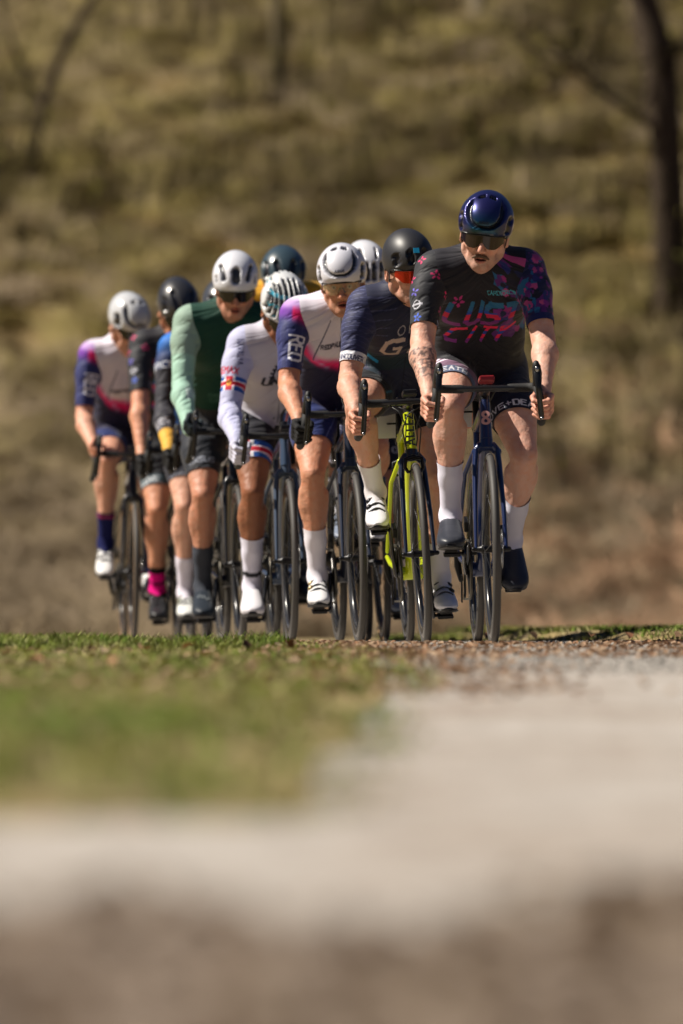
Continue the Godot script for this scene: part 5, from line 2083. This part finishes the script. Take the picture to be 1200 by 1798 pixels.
func build_ground() -> void:
	lumps.seed = 3
	lumps.frequency = 0.02
	# one sheet: fine near the bend, coarse far off
	var zs: Array[float] = []
	var z := 8.0
	while z > -330.0:
		zs.append(z)
		var d := -z
		z -= 0.10 if d > 4.0 and d < 32.0 else (0.5 if d < 50.0 else 3.5)
	var xs: Array[float] = []
	var x := -120.0
	while x < 120.0:
		xs.append(x)
		x += 0.06 if absf(x) < 2.4 else (0.5 if absf(x) < 8.0 else 5.0)
	for pass_ in 2:
		var mb := MB.new()
		var at := {}
		for i in zs.size():
			for j in xs.size():
				var e := on_path(xs[j], zs[i])
				var far := -zs[i] > 40.0 or absf(xs[j]) > 7.0
				at[i * 4096 + j] = e
		for i in zs.size() - 1:
			for j in xs.size() - 1:
				var keep := 0
				for k: Vector2i in [Vector2i(0, 0), Vector2i(1, 0), Vector2i(1, 1), Vector2i(0, 1)]:
					if at[(i + k.x) * 4096 + j + k.y] > -0.30 and zs[i + k.x] > -44.0 and zs[i + k.x] < -2.0:
						keep += 1
				if pass_ == 1 and keep == 0:
					continue
				var q := PackedInt32Array()
				for k: Vector2i in [Vector2i(0, 0), Vector2i(1, 0), Vector2i(1, 1), Vector2i(0, 1)]:
					var key := 10000000 + (i + k.x) * 4096 + j + k.y
					if not at.has(key):
						var px := xs[j + k.y]
						var pz := zs[i + k.x]
						var y := ground_y(px, pz)
						if pass_ == 1:
							# the gravel sheet dives under the turf at its edge
							y = ground_y(px, pz) + 0.006 - 0.05 * smoothstep(0.0, -0.12, at[(i + k.x) * 4096 + j + k.y])
							y += 0.003 * lumps.get_noise_2d(px * 300.0, pz * 300.0)
						# turf is matted with moss and old stems
						var turf: bool = pass_ == 0 and -pz > 5.8 and -pz < 40.0 and at[(i + k.x) * 4096 + j + k.y] < 0.02
						mb.c = Color(1.65, 1.95, 0.66) if turf else Color(1, 1, 1)
						if pass_ == 1:
							# trodden dirt and dust in drifts across the gravel, thicker along its borders
							var gr := lumps.get_noise_2d(px * 70.0, pz * 45.0) + 0.6 * lumps.get_noise_2d(px * 190.0 + 50.0, pz * 150.0)
							var near := smoothstep(0.9, 0.1, at[(i + k.x) * 4096 + j + k.y]) * 0.35
							mb.c = Color(1, 1, 1).lerp(Color(0.74, 0.655, 0.59), smoothstep(0.10, 0.75, gr + near))
						elif turf:
							# worn spots and old straw between the green
							var wn := lumps.get_noise_2d(px * 110.0, pz * 55.0) + 0.5 * lumps.get_noise_2d(px * 330.0, pz * 200.0)
							mb.c = mb.c.lerp(Color(1.55, 1.30, 0.85), smoothstep(0.0, 0.35, wn))
						if -pz > 96.0:
							# moss and sprouting ground cover on the upper bank, in patches
							var ms := smoothstep(-0.5, 0.6, 0.35 * lumps.get_noise_2d(px * 9.0, pz * 7.0) + (y - 4.0) * 0.16)
							mb.c = Color(1, 1, 1).lerp(Color(0.92, 0.83, 0.37), ms)
						at[key] = mb.vert(Vector3(px, y, pz), Vector3.UP)
					q.append(at[key])
				mb.ix.append_array([q[0], q[1], q[2], q[0], q[2], q[3]])
		for k in mb.n.size():
			var p := mb.v[k]
			var hx := ground_y(p.x + 0.05, p.z) - ground_y(p.x - 0.05, p.z)
			var hz := ground_y(p.x, p.z + 0.05) - ground_y(p.x, p.z - 0.05)
			mb.n[k] = Vector3(-hx / 0.1, 1.0, -hz / 0.1).normalized()
		var o := part("ground" if pass_ == 0 else "gravel_path", mb.mesh(soil_mat() if pass_ == 0 else gravel_mat()), self)
		o.set_meta("kind", "structure")
		o.set_meta("label", "earth and leaf litter under the grass and the woods" if pass_ == 0 else "pale gravel path bending round the grass")
	scatter_grass()
	scatter_gravel()


func noise_tex(seed_: int, freq: float, ramp: Array, size := 512, oct := 4, kind := FastNoiseLite.TYPE_SIMPLEX_SMOOTH) -> NoiseTexture2D:
	var n := FastNoiseLite.new()
	n.seed = seed_
	n.frequency = freq
	n.noise_type = kind
	n.fractal_octaves = oct
	var t := NoiseTexture2D.new()
	t.width = size
	t.height = size
	t.seamless = true
	t.noise = n
	if ramp.size() > 0:
		var g := Gradient.new()
		g.offsets = PackedFloat32Array([])
		g.colors = PackedColorArray([])
		for k in ramp.size():
			g.add_point(float(k) / (ramp.size() - 1), ramp[k])
		t.color_ramp = g
	return t


func soil_mat() -> StandardMaterial3D:
	var m := mat("soil and litter", Color.WHITE, 0.95)
	m.vertex_color_use_as_albedo = true
	m.albedo_texture = noise_tex(11, 0.02, [Color8(96, 80, 62), Color8(130, 112, 88), Color8(150, 131, 104), Color8(176, 156, 128)])
	m.uv1_triplanar = true
	m.uv1_world_triplanar = true
	m.uv1_scale = Vector3.ONE * 0.35
	return m


func gravel_mat() -> StandardMaterial3D:
	var m := mat("pale gravel", Color.WHITE, 0.92)
	m.vertex_color_use_as_albedo = true
	m.albedo_texture = noise_tex(21, 0.022, [Color8(122, 110, 98), Color8(166, 157, 148), Color8(188, 181, 172), Color8(212, 206, 198)], 1024, 7)
	m.uv1_triplanar = true
	m.uv1_world_triplanar = true
	m.uv1_scale = Vector3.ONE * 0.55
	m.heightmap_enabled = true
	m.heightmap_scale = 0.6
	m.heightmap_texture = noise_tex(22, 0.2, [], 1024, 3)
	return m


func tuft(seed_: int, blades: int, h: float, spread: float, width: float) -> ArrayMesh:
	var r := RandomNumberGenerator.new()
	r.seed = seed_
	var m := MB.new()
	for k in blades:
		var w := r.randf() * TAU
		var base := Vector3(cos(w), 0, sin(w)) * spread * sqrt(r.randf())
		var dir := Vector3(r.randf_range(-1, 1), 0, r.randf_range(-1, 1)) * 1.0
		var hh := h * r.randf_range(0.55, 1.15)
		var side := Vector3(cos(w + 1.3), 0, sin(w + 1.3)) * width * 0.5
		var tint := r.randf_range(0.75, 1.2)
		m.c = Color(tint, tint * r.randf_range(0.95, 1.05), tint)
		var nn := side.cross(Vector3.UP).normalized() + Vector3(0, 0.6, 0)
		var a := m.vert(base - side, nn)
		var b := m.vert(base + side, nn)
		var mid := base + dir * hh * 0.35 + Vector3(0, hh * 0.6, 0)
		var c := m.vert(mid - side * 0.8, nn)
		var d := m.vert(mid + side * 0.8, nn)
		var e := m.vert(base + dir * hh * 0.95 + Vector3(0, hh * 0.92, 0), nn)
		m.ix.append_array([a, b, d, a, d, c, c, d, e])
	return m.mesh()


func scatter(called: String, label: String, category: String, mesh: Mesh, material: Material, xf: Array, cols: PackedColorArray) -> MultiMeshInstance3D:
	var mm := MultiMesh.new()
	mm.transform_format = MultiMesh.TRANSFORM_3D
	mm.use_colors = true
	mm.mesh = mesh
	mm.instance_count = xf.size()
	for i in xf.size():
		mm.set_instance_transform(i, xf[i])
		mm.set_instance_color(i, cols[i])
	var o := MultiMeshInstance3D.new()
	o.name = numbered(called)
	o.multimesh = mm
	o.material_override = material
	add_child(o)
	o.set_meta("kind", "stuff")
	o.set_meta("label", label)
	o.set_meta("category", category)
	return o


func scatter_grass() -> void:
	var gm := vcol("grass blade", 0.6, 0.3)
	gm.backlight_enabled = true
	gm.backlight = Color(0.7, 0.7, 0.5)
	gm.cull_mode = BaseMaterial3D.CULL_DISABLED
	var patch := FastNoiseLite.new()
	patch.seed = 8
	patch.frequency = 1.1
	var xf := [[], [], []]
	var cl := [PackedColorArray(), PackedColorArray(), PackedColorArray()]
	var green := Color(0.26, 0.44, 0.08)
	var lime := Color(0.66, 0.70, 0.19)
	var straw := Color(0.80, 0.66, 0.40)
	var r := RandomNumberGenerator.new()
	r.seed = 77
	var zones := [[-2.6, 0.45, 6.3, 15.0, 17000], [-2.6, 0.35, 15.0, 22.5, 20000], [-5.0, -0.6, 22.5, 34.0, 7000], [0.2, 4.0, 23.0, 36.0, 26000], [-7.0, -2.6, 6.0, 30.0, 5000]]
	for q: Array in zones:
		for k in int(q[4]):
			var x := r.randf_range(q[0], q[1])
			var d := r.randf_range(q[2], q[3])
			var e := on_path(x, -d)
			if e > 0.10 or e > -0.30 and r.randf() < 0.35 + e * 1.4 + 0.42 + 0.5 * lumps.get_noise_2d(x * 90.0, d * 50.0):
				continue
			var wn := lumps.get_noise_2d(x * 110.0, -d * 55.0) + 0.5 * lumps.get_noise_2d(x * 330.0, -d * 200.0)
			if wn > 0.15 and r.randf() < 0.55:
				continue
			var n := patch.get_noise_2d(x, d * 0.6)
			var c := green.lerp(lime, clampf(0.5 + n * 1.1 + r.randf_range(-0.3, 0.3), 0.0, 1.0))
			var dry := r.randf() < 0.46 + 0.6 * n + (0.15 if d > 12.0 and d < 19.0 else 0.0)
			var v := 2 if dry else r.randi() % 2
			if dry:
				c = straw.lerp(lime, r.randf() * 0.5)
			var s := r.randf_range(0.7, 1.25)
			var tall := 1.0
			if d > 19.5 and d < 22.5 and x < -0.2:
				tall = 1.7
				c = c.lerp(green * 0.9, 0.4)
			xf[v].append(Transform3D(Basis(Vector3.UP, r.randf() * TAU).scaled(Vector3(s, s * tall, s)), Vector3(x, ground_y(x, -d) - 0.003, -d)))
			cl[v].append(c)
	scatter("grass", "short green turf on the tongue inside the bend and the far verge", "grass", tuft(1, 8, 0.027, 0.034, 0.0042), gm, xf[0], cl[0])
	scatter("grass", "longer blades among the green turf", "grass", tuft(2, 6, 0.037, 0.030, 0.0038), gm, xf[1], cl[1])
	scatter("dry_grass", "straw-coloured dead grass among the turf", "grass", tuft(3, 8, 0.030, 0.045, 0.0045), gm, xf[2], cl[2])


func scatter_gravel() -> void:
	var r := RandomNumberGenerator.new()
	r.seed = 31
	var st := MB.new()
	st.ellip(Vector3.ZERO, Basis.from_scale(Vector3(1, 0.6, 0.8)), 6)
	var gm := vcol("stone", 0.9, 0.3)
	var xf := []
	var cl := PackedColorArray()
	var lx := []
	var lc := PackedColorArray()
	var lf := MB.new()
	leaf_shape(lf)
	var tries := 26000
	for k in tries:
		var d := r.randf_range(15.0, 27.0)
		var x := r.randf_range(-1.2, 1.9)
		var e := on_path(x, -d)
		if e < -0.05:
			continue
		var s := r.randf_range(0.002, 0.006) * (1.6 if r.randf() < 0.06 else 1.0)
		var y := ground_y(x, -d) + 0.006
		xf.append(Transform3D(Basis(Vector3(r.randf(), r.randf(), r.randf()).normalized(), r.randf() * TAU).scaled(Vector3.ONE * s), Vector3(x, y + s * 0.2, -d)))
		var g := r.randf_range(0.16, 0.46)
		cl.append(Color(g * 1.06, g, g * 0.90))
	for k in 26000:
		# leaf crumbs gather along the inner edge of the bend
		var d := r.randf_range(12.0, 24.5)
		var x := r.randf_range(-1.1, 1.5)
		var e := on_path(x, -d)
		var p := exp(-pow((e - 0.10) / 0.22, 2.0)) * (1.0 if d > 18.0 else 0.30)
		if d > 17.5 and d < 21.8 and e > 0.0 and e < 1.25:
			p = maxf(p, 0.32)
		if e < -0.1 and d > 10.0:
			p = maxf(p, 0.16)
		if r.randf() > p:
			continue
		var s := r.randf_range(0.25, 0.8)
		if e < -0.1:
			s *= 1.5
		lx.append(Transform3D(Basis.from_euler(Vector3(r.randf_range(-0.5, 0.5), r.randf() * TAU, r.randf_range(-0.5, 0.5))).scaled(Vector3.ONE * s), Vector3(x, ground_y(x, -d) + 0.010, -d)))
		var w := r.randf()
		lc.append(Color(0.22, 0.11, 0.055).lerp(Color(0.42, 0.30, 0.20), w))
	# a thick layer of old leaves on the verge nearest the lens
	for k in 9000:
		var d := r.randf_range(2.6, 5.3)
		var x := r.randf_range(-1.6, 1.6)
		if on_path(x, -d) > 0.12 * r.randf():
			continue
		var s := r.randf_range(0.5, 1.2)
		lx.append(Transform3D(Basis.from_euler(Vector3(r.randf_range(-0.4, 0.4), r.randf() * TAU, r.randf_range(-0.4, 0.4))).scaled(Vector3.ONE * s), Vector3(x, ground_y(x, -d) + r.randf_range(0.004, 0.014), -d)))
		lc.append(Color(0.19, 0.14, 0.105).lerp(Color(0.44, 0.36, 0.29), r.randf()))
	scatter("gravel", "loose pale stones on the gravel path", "gravel", st.mesh(), gm, xf, cl)
	scatter("leaf_litter", "brown leaf crumbs blown along the edge of the path", "leaf litter", lf.mesh(), vcol("dead leaf", 0.85, 0.3), lx, lc)


func leaf_shape(m: MB) -> void:
	# a curled leaf, about 4 cm long
	var pts := [[-0.020, 0.0], [-0.012, 0.010], [0.0, 0.013], [0.012, 0.008], [0.022, 0.0]]
	var mid := PackedInt32Array()
	var le := PackedInt32Array()
	var ri := PackedInt32Array()
	for p: Array in pts:
		var lift: float = 0.004 * cos(p[0] * 90.0)
		mid.append(m.vert(Vector3(p[0], lift * 0.3, 0), Vector3.UP))
		le.append(m.vert(Vector3(p[0], lift + p[1] * 0.5, p[1]), Vector3(0, 1, -0.5).normalized()))
		ri.append(m.vert(Vector3(p[0], lift + p[1] * 0.35, -p[1]), Vector3(0, 1, 0.4).normalized()))
	for i in 4:
		m.quad(mid[i], mid[i + 1], le[i + 1], le[i])
		m.quad(mid[i], ri[i], ri[i + 1], mid[i + 1])


# ------------------------------------------------------------------ the wooded bank far behind
func grow(m: MB, tips: Array, r: RandomNumberGenerator, at: Vector3, dir: Vector3, len: float, rad: float, level: int) -> void:
	var pts := [at]
	var fine := [at]
	var thick := [rad * 1.2]
	var p := at
	var dd := dir
	for k in 4:
		for q in 2:
			dd = (dd + Vector3(r.randf_range(-1, 1), r.randf_range(-0.3, 0.6), r.randf_range(-1, 1)) * 0.20).normalized()
			p += dd * len / 8.0
			fine.append(p)
			thick.append(rad * (1.0 - 0.5 * (k * 2 + q + 1) / 8.0) * r.randf_range(0.85, 1.18))
		pts.append(p)
	m.tube(fine, thick, 7 if level == 0 else 4, Vector3.ZERO, Vector2.ONE, false)
	tips.append([pts[2], pts[4], level])
	if level >= 3:
		return
	var kids := 7 if level == 0 else 4
	for k in kids:
		var t := r.randf_range(0.35, 1.0)
		var i := clampi(int(t * 4.0), 1, 4)
		var out := Vector3(r.randf_range(-1, 1), r.randf_range(0.1, 0.9), r.randf_range(-1, 1)).normalized()
		grow(m, tips, r, pts[i], (dd * 0.5 + out).normalized(), len * r.randf_range(0.38, 0.6), rad * 0.45, level + 1)


func twigs(tips: Array, r: RandomNumberGenerator, each: int) -> MB:
	var c := MB.new()
	for t: Array in tips:
		if t[2] < 1:
			continue
		for k in each:
			var a: Vector3 = (t[0] as Vector3).lerp(t[1], r.randf())
			var d := Vector3(r.randf_range(-1, 1), r.randf_range(-0.4, 1), r.randf_range(-1, 1)).normalized()
			var l := r.randf_range(0.18, 0.55)
			var s := d.cross(Vector3(r.randf(), r.randf(), r.randf())).normalized()
			var bud := r.randf() < 0.62
			c.c = [Color(0.30, 0.255, 0.075), Color(0.25, 0.245, 0.075), Color(0.32, 0.235, 0.10)][r.randi() % 3] if bud else Color(0.24, 0.185, 0.125)
			var w := 0.028 if bud else 0.008
			var i0 := c.vert(a - s * w * 0.4, s.cross(d))
			var i1 := c.vert(a + s * w * 0.4, s.cross(d))
			var i2 := c.vert(a + d * l * (0.35 if bud else 1.0) + s * w, s.cross(d))
			var i3 := c.vert(a + d * l * (0.55 if bud else 1.0) - s * w * 0.2, s.cross(d))
			c.ix.append_array([i0, i1, i2, i0, i2, i3])
	return c


func tree_variant(v: int) -> Array:
	var key := "tree%d" % v
	if not meshes.has(key):
		var r := RandomNumberGenerator.new()
		r.seed = 500 + v * 13
		var m := MB.new()
		m.c = [Color(0.075, 0.058, 0.042), Color(0.28, 0.235, 0.16), Color(0.26, 0.215, 0.13)][v % 3]
		var tips := []
		grow(m, tips, r, Vector3(0, -0.4, 0), Vector3(r.randf_range(-0.12, 0.12), 1, r.randf_range(-0.1, 0.1)), 7.0, 0.095, 0)
		var c := twigs(tips, r, 18)
		meshes[key] = [m.mesh(vcol("bark", 0.9, 0.2)), c.mesh(twig_mat("spring buds"))]
	return meshes[key]


func twig_mat(key: String) -> StandardMaterial3D:
	var m := vcol(key, 0.9, 0.2)
	m.backlight_enabled = true
	m.backlight = Color(0.5, 0.5, 0.5)
	return m


func build_background() -> void:
	var r := RandomNumberGenerator.new()
	r.seed = 2024
	# brush: tangled dry stems over the whole bank
	for v in 3:
		var m := MB.new()
		for k in 170:
			var w := r.randf() * TAU
			var base := Vector3(cos(w), 0, sin(w)) * 0.7 * sqrt(r.randf())
			var d := Vector3(r.randf_range(-0.8, 0.8), 1.0, r.randf_range(-0.8, 0.8)).normalized()
			var l := r.randf_range(0.5, 1.5)
			var s := Vector3(cos(w), 0, sin(w)) * r.randf_range(0.004, 0.013)
			var t := r.randf_range(0.7, 1.3)
			m.c = Color(t, t, t)
			var nn := Vector3(r.randf_range(-1, 1), 0.8, r.randf_range(-1, 1)).normalized()
			var i0 := m.vert(base - s, nn)
			var i1 := m.vert(base + s, nn)
			var bend := Vector3(d.x, -0.3, d.z) * l * 0.4
			var i2 := m.vert(base + d * l * 0.6 + s, nn)
			var i3 := m.vert(base + d * l * 0.6 - s, nn)
			var i4 := m.vert(base + d * l + bend, nn)
			m.ix.append_array([i0, i1, i2, i0, i2, i3, i3, i2, i4])
		var xf := []
		var cl := PackedColorArray()
		for k in 3600:
			var d := 74.0 + 145.0 * pow(r.randf(), 0.9)
			var x := r.randf_range(-1.0, 1.0) * (5.0 + d * 0.15)
			var s := r.randf_range(0.6, 1.4)
			var y := ground_y(x, -d)
			xf.append(Transform3D(Basis(Vector3.UP, r.randf() * TAU).scaled(Vector3(s, s * r.randf_range(0.2, 0.6), s)), Vector3(x, y, -d)))
			var up := clampf((y - 0.6) / 5.0, 0.0, 1.0)
			var c := Color(0.38, 0.295, 0.21).lerp(Color(0.40, 0.33, 0.11), r.randf() * (0.2 + 0.8 * up))
			if x > 0.2 and r.randf() < 0.5 * (1.0 - up):
				c = Color(0.54, 0.34, 0.215)
			cl.append(c * r.randf_range(0.75, 1.2))
		scatter("undergrowth", ["tangled dry brush covering the bank behind the riders", "dead bracken and bramble on the bank", "leafing thicket on the upper bank"][v], "undergrowth", m.mesh(), twig_mat("dry stems"), xf, cl)
	# saplings: thin stems with opening buds, too many to tell apart through the lens
	for v in 3:
		var m := MB.new()
		for k in 26:
			var w := r.randf() * TAU
			var a := Vector3(cos(w), 0, sin(w)) * 2.4 * sqrt(r.randf())
			var d := Vector3(r.randf_range(-0.3, 0.3), 1.0, r.randf_range(-0.3, 0.3)).normalized()
			var l := r.randf_range(2.0, 5.5)
			var sd := d.cross(Vector3(cos(w), 0.2, sin(w))).normalized()
			m.c = Color(0.20, 0.155, 0.10) * r.randf_range(0.5, 1.4)
			var nn := sd.cross(d).normalized()
			var i0 := m.vert(a - sd * 0.028, nn)
			var i1 := m.vert(a + sd * 0.028, nn)
			var i2 := m.vert(a + d * l, nn)
			m.ix.append_array([i0, i1, i2])
			for q in 22:
				var t := r.randf_range(0.15, 1.0)
				var p := a + d * l * t
				var o := Vector3(r.randf_range(-1, 1), r.randf_range(-0.2, 0.9), r.randf_range(-1, 1)).normalized()
				var len := r.randf_range(0.2, 0.9)
				var s2 := o.cross(Vector3(r.randf(), r.randf(), r.randf() + 0.1)).normalized()
				var bud := r.randf() < 0.5
				var wd := 0.022 if bud else 0.007
				m.c = Color(0.50, 0.46, 0.14) * r.randf_range(0.7, 1.3) if bud else Color(0.34, 0.265, 0.18) * r.randf_range(0.6, 1.2)
				if bud:
					len *= 0.4
				var j0 := m.vert(p, s2.cross(o))
				var j1 := m.vert(p + o * len * 0.6 + s2 * wd, s2.cross(o))
				var j2 := m.vert(p + o * len, s2.cross(o))
				var j3 := m.vert(p + o * len * 0.6 - s2 * wd, s2.cross(o))
				m.ix.append_array([j0, j1, j2, j0, j2, j3])
		var xf := []
		var cl := PackedColorArray()
		for k in 66:
			var d := 104.0 + 120.0 * r.randf()
			var x := r.randf_range(-1.0, 1.0) * (4.0 + d * 0.11)
			var s := r.randf_range(0.5, 1.1)
			if x < -1.2 and d < 135.0:
				s *= 0.5
			xf.append(Transform3D(Basis(Vector3.UP, r.randf() * TAU).scaled(Vector3(s, s, s)), Vector3(x, ground_y(x, -d) - 0.1, -d)))
			var t := r.randf_range(0.75, 1.2)
			cl.append(Color(t, t * r.randf_range(0.92, 1.04), t * r.randf_range(0.8, 1.0)))
		scatter("saplings", ["budding saplings crowding the bank", "thin olive saplings among the brush", "twiggy young growth below the trees"][v], "saplings", m.mesh(), twig_mat("sapling stems"), xf, cl)
	# trees one can make out: [x at its foot, distance, height scale, variant, turn, lean, words]
	var spots := [
		[-1.36, 156.8, 1.3, 2, 2.2, 2.0, "brown upright tree standing behind the gap left of the white helmets"],
		[-7.36, 147.2, 0.85, 0, 3.9, 12.0, "dark tree leaning over the left edge of the bank"],
		[1.44, 179.2, 1.25, 2, 5.0, -3.0, "brown budding tree above the lead rider"],
		[3.68, 169.6, 1.4, 1, 0.9, 2.0, "pale grey tree between the lead rider and the dark leaning trunk"],
		[5.76, 176.0, 1.6, 2, 1.7, 1.0, "tall olive tree high on the bank on the right"],
		[8.96, 140.8, 1.5, 2, 5.6, -2.0, "olive tree at the far right of the bank"],
		[-0.48, 195.2, 1.7, 2, 1.3, 1.0, "brown tree near the top of the bank in the middle"],
	]
	# the dark crooked tree at the right edge
	var dk := thing("bare_tree", "dark crooked tree with mossy trunk at the right edge of the woods", "tree", "budding trees on the bank")
	dk.position = Vector3(6.75, ground_y(6.75, -128.0), -128.0)
	dk.scale = Vector3.ONE * 2.0
	var tr := RandomNumberGenerator.new()
	tr.seed = 88
	var bark := MB.new()
	bark.c = Color(0.075, 0.058, 0.042)
	var way := [Vector3(0.05, -0.5, 0), Vector3(0.0, 0.6, 0), Vector3(-0.06, 1.9, 0.1), Vector3(-0.12, 2.7, 0.1), Vector3(-0.30, 3.4, 0.0), Vector3(-0.36, 4.4, -0.1), Vector3(-0.50, 5.2, 0.0), Vector3(-0.46, 6.4, 0.1), Vector3(-0.62, 7.6, 0.0)]
	bark.tube(way, [0.24, 0.19, 0.17, 0.185, 0.155, 0.15, 0.125, 0.11, 0.07], 9, Vector3.ZERO, Vector2.ONE, false)
	var ends := []
	for k in [[4, Vector3(-0.9, 0.45, 0.1), 2.4], [5, Vector3(0.8, 0.7, 0.0), 2.2], [6, Vector3(-0.7, 0.8, 0.2), 2.6], [3, Vector3(0.9, 0.5, 0.2), 2.0], [7, Vector3(0.5, 0.9, -0.2), 2.4], [2, Vector3(-0.7, 0.6, 0.3), 1.6], [7, Vector3(-0.8, 0.4, -0.3), 2.0]]:
		grow(bark, ends, tr, way[k[0]], (k[1] as Vector3).normalized(), k[2], 0.055, 1)
	part("trunk", bark.mesh(vcol("bark", 0.9, 0.2)), dk)
	part("crown", twigs(ends, tr, 9).mesh(twig_mat("spring buds")), dk)
	for s: Array in spots:
		var t := thing("bare_tree", s[6], "tree", "budding trees on the bank")
		var mv := tree_variant(s[3])
		part("trunk", mv[0], t)
		part("crown", mv[1], t)
		t.transform = Transform3D((Basis(Vector3.BACK, deg_to_rad(-s[5])) * Basis(Vector3.UP, s[4])).scaled(Vector3.ONE * s[2] * 1.6), Vector3(s[0], ground_y(s[0], -s[1]), -s[1]))


func build_small_things() -> void:
	# dead leaves large enough to make out on the turf
	var lf := MB.new()
	leaf_shape(lf)
	var mesh := lf.mesh()
	var r := RandomNumberGenerator.new()
	r.seed = 15
	var spots := [[-0.90, 21.0, 1.5], [-0.68, 20.6, 1.0], [-0.62, 20.2, 1.3], [-0.72, 12.6, 1.5], [-0.69, 12.1, 1.4], [-0.60, 19.0, 1.6], [-0.30, 19.4, 1.4], [-0.98, 18.2, 1.2], [-0.78, 16.0, 1.3], [-0.45, 18.4, 1.1], [-0.15, 18.8, 1.2], [-0.35, 16.8, 1.0], [-0.05, 17.5, 1.2], [-0.55, 15.2, 1.1], [-0.2, 14.2, 1.2], [0.78, 25.6, 1.4], [1.15, 25.2, 1.5], [0.98, 24.6, 1.3], [0.62, 26.4, 1.4], [1.3, 24.2, 1.2]]
	for k in spots.size():
		var s: Array = spots[k]
		var c: Color = [Color8(128, 84, 54), Color8(170, 128, 92), Color8(96, 62, 44), Color8(188, 160, 132)][k % 4]
		var o := part(numbered("fallen_leaf"), mesh, self, mat("fallen leaf %d" % (k % 4), c, 0.8))
		o.transform = Transform3D(Basis.from_euler(Vector3(r.randf_range(-0.6, 0.6), r.randf() * TAU, r.randf_range(-0.9, 0.9))).scaled(Vector3.ONE * s[2]), Vector3(s[0], ground_y(s[0], -s[1]) + 0.035, -s[1]))
		o.set_meta("label", "curled brown leaf lying on the short grass beside the path")
		o.set_meta("category", "leaf")
		o.set_meta("group", "fallen leaves on the turf")
